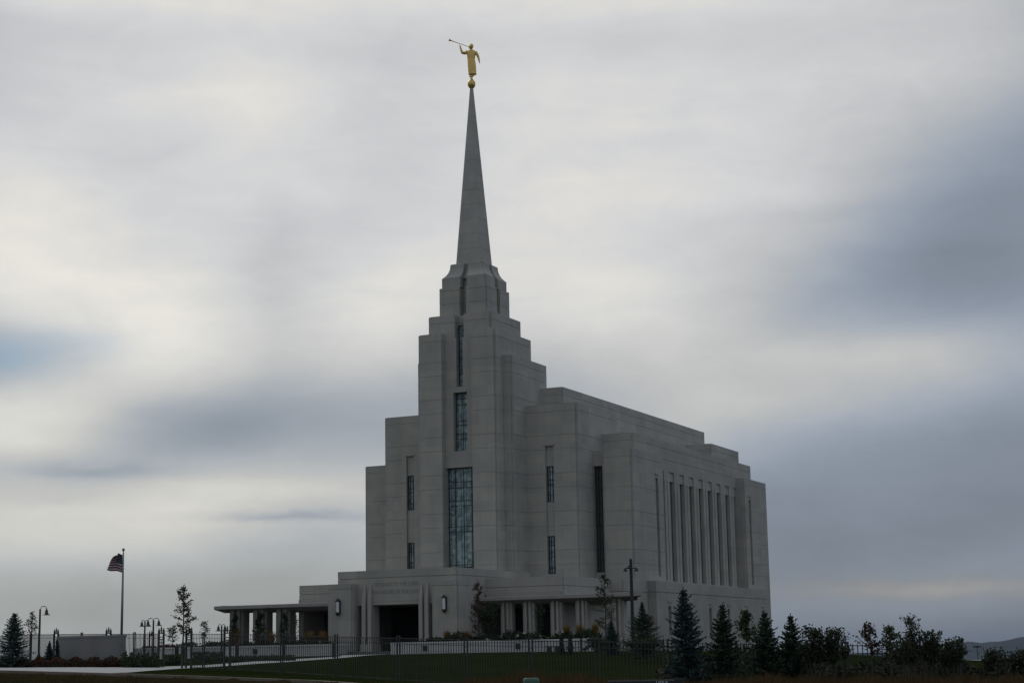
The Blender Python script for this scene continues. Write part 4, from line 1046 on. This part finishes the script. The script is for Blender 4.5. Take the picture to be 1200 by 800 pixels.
broadleaf('leafy_shrub', 'low bushy shrub at the right end of the planter wall', 703, 100, 748, 34, 762, M['leaf_dark'], 800, .13, seed=18, stems=4, cat='shrub')
broadleaf('leafy_shrub', 'low bushy shrub left of the tallest spruce, behind the fence', 762, 92, 750, 62, 765, M['leaf_dark'], 1300, .14, seed=19, stems=5, cat='shrub')
# the row on the right
SG = 'spruces in the row right of the temple'
conifer('blue_spruce', 'tallest spruce of the row, bluish, below the fluted bays', 803.5, 44.5, 687.5, 68, M['spruce_blue'], group=SG, seed=20)
conifer('blue_spruce', 'dark spruce second in the row, right of the tallest one', 848, 44.5, 705.5, 64, M['spruce'], group=SG, seed=21)
conifer('blue_spruce', 'dense dark spruce third in the row, at the temple rear corner', 897.5, 44.5, 716, 68, M['spruce'], group=SG, seed=22)
conifer('blue_spruce', 'last spruce of the row, standing clear against the sky', 928, 44.5, 719, 58, M['spruce'], group=SG, seed=23)
broadleaf('young_tree', 'pale leafed young tree between the second and third spruces', 874, 64, 714, 30, 750, M['leaf'], 650, .10, seed=24)
broadleaf('leafy_bush', 'dark bush right of the last spruce with two upright tips', 953, 43.5, 734, 46, 776, M['leaf_dark'], 1100, .075, seed=25, stems=6, cat='bush')
broadleaf('leafy_bush', 'dark bush with a tall tip left of the open stretch of fence', 973, 43.5, 736, 40, 776, M['leaf_dark'], 900, .075, seed=26, stems=5, cat='bush')
broadleaf('leafy_bush', 'greyish loose bush at the edge of the open stretch of fence', 986, 44, 743, 26, 772, M['leaf_pale'], 260, .06, seed=27, stems=4, cat='bush')
broadleaf('red_leaved_tree', 'small bronze-red tree above the open stretch of fence', 1020, 43.5, 730, 36, 768, M['leaf_bronze'], 300, .075, seed=28)
broadleaf('young_tree', 'small bronze-green tree right of the bronze-red one', 1043, 43.5, 733, 38, 770, M['leaf'], 400, .075, seed=29)
broadleaf('tall_shrub', 'tallest thin shrub on the right with bare upright tips', 1073, 44, 719, 40, 772, M['leaf'], 420, .065, seed=30, stems=7, cat='shrub', spread=.8)
broadleaf('tall_shrub', 'leafy shrub just right of the tallest thin shrub', 1090, 44, 738, 50, 776, M['leaf_dark'], 900, .075, seed=31, stems=7, cat='shrub')
broadleaf('tall_shrub', 'shrub with ragged tips ending before the blue hills', 1113, 44, 748, 48, 780, M['leaf_dark'], 1000, .075, seed=32, stems=7, cat='shrub')
broadleaf('tall_shrub', 'loose shrub in front of the tallest thin shrub', 1058, 42, 746, 34, 778, M['leaf_dark'], 600, .07, seed=35, stems=5, cat='shrub')
broadleaf('tall_shrub', 'shrub right of the distant floodlight mast', 1164, 48, 760, 34, 784, M['leaf_dark'], 520, .08, seed=33, stems=5, cat='shrub')
broadleaf('tall_shrub', 'shrub at the right edge below the hills', 1193, 47, 760, 42, 784, M['leaf_dark'], 700, .08, seed=34, stems=6, cat='shrub')
random.seed(99)
# low dark undergrowth behind the right-hand shrubs
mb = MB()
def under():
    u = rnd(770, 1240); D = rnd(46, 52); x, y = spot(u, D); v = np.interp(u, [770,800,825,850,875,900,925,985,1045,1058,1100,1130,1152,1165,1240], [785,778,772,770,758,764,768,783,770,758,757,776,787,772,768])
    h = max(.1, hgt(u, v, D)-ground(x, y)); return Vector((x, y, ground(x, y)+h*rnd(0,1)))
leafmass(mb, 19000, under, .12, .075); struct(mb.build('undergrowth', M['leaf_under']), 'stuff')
# dry weeds along the road
def weeds(name, mat, n, u0, u1, d0, d1, vt, width=.016, taper=0.75):
    mb = MB()
    for _ in range(n):
        u = rnd(u0, u1); D = rnd(d0, d1); x, y = spot(u, D); z = ground(x, y)
        h = hgt(u, np.interp(u, vt[0], vt[1])+2.5*math.sin(u*.11)+1.5*math.sin(u*.31+2)+rnd(-3,4), D)-z
        if h < .08: continue
        for k in range(7):
            hh = h*rnd(.35,1.0)**taper; a = rnd(0,6.283); lean = hh*rnd(.02,.28)
            b = Vector((x+rnd(-.12,.12), y+rnd(-.12,.12), z-.05)); o = Vector((math.cos(a), math.sin(a), 0)); kk = Vector((-RT.x*-width, RT.y*width, 0))*rnd(.6,1.3)
            p1 = b+o*lean*.4+Vector((0,0,hh*.55)); p2 = b+o*lean+Vector((0,0,hh))
            mb.add([b-kk, b+kk, p1+kk, p1-kk, p2], [(0,1,2,3),(3,2,4)])
    struct(mb.build(name, mat), 'stuff')
VR = ([470,540,580,610,650,690,720,790,830,870,920,960,1060,1130,1250], [800,795,788,783,786,785,792,793,791,785,786,787,786,786,788])
weeds('dry_weeds', M['weed'], 8500, 520, 1230, 38, 49, VR)
weeds('dry_weeds', M['weed_green'], 3000, 480, 1230, 40, 50, (VR[0], [v+3 for v in VR[1]]))
VL = ([-30,60,130,240,330,420], [789.5,791,793,797,799,801])
weeds('dry_weeds', M['weed'], 3000, -30, 420, 50, 62, VL)
weeds('dry_weeds', M['weed_green'], 2500, -30, 520, 48, 62, (VL[0], [v-1.5 for v in VL[1]]))
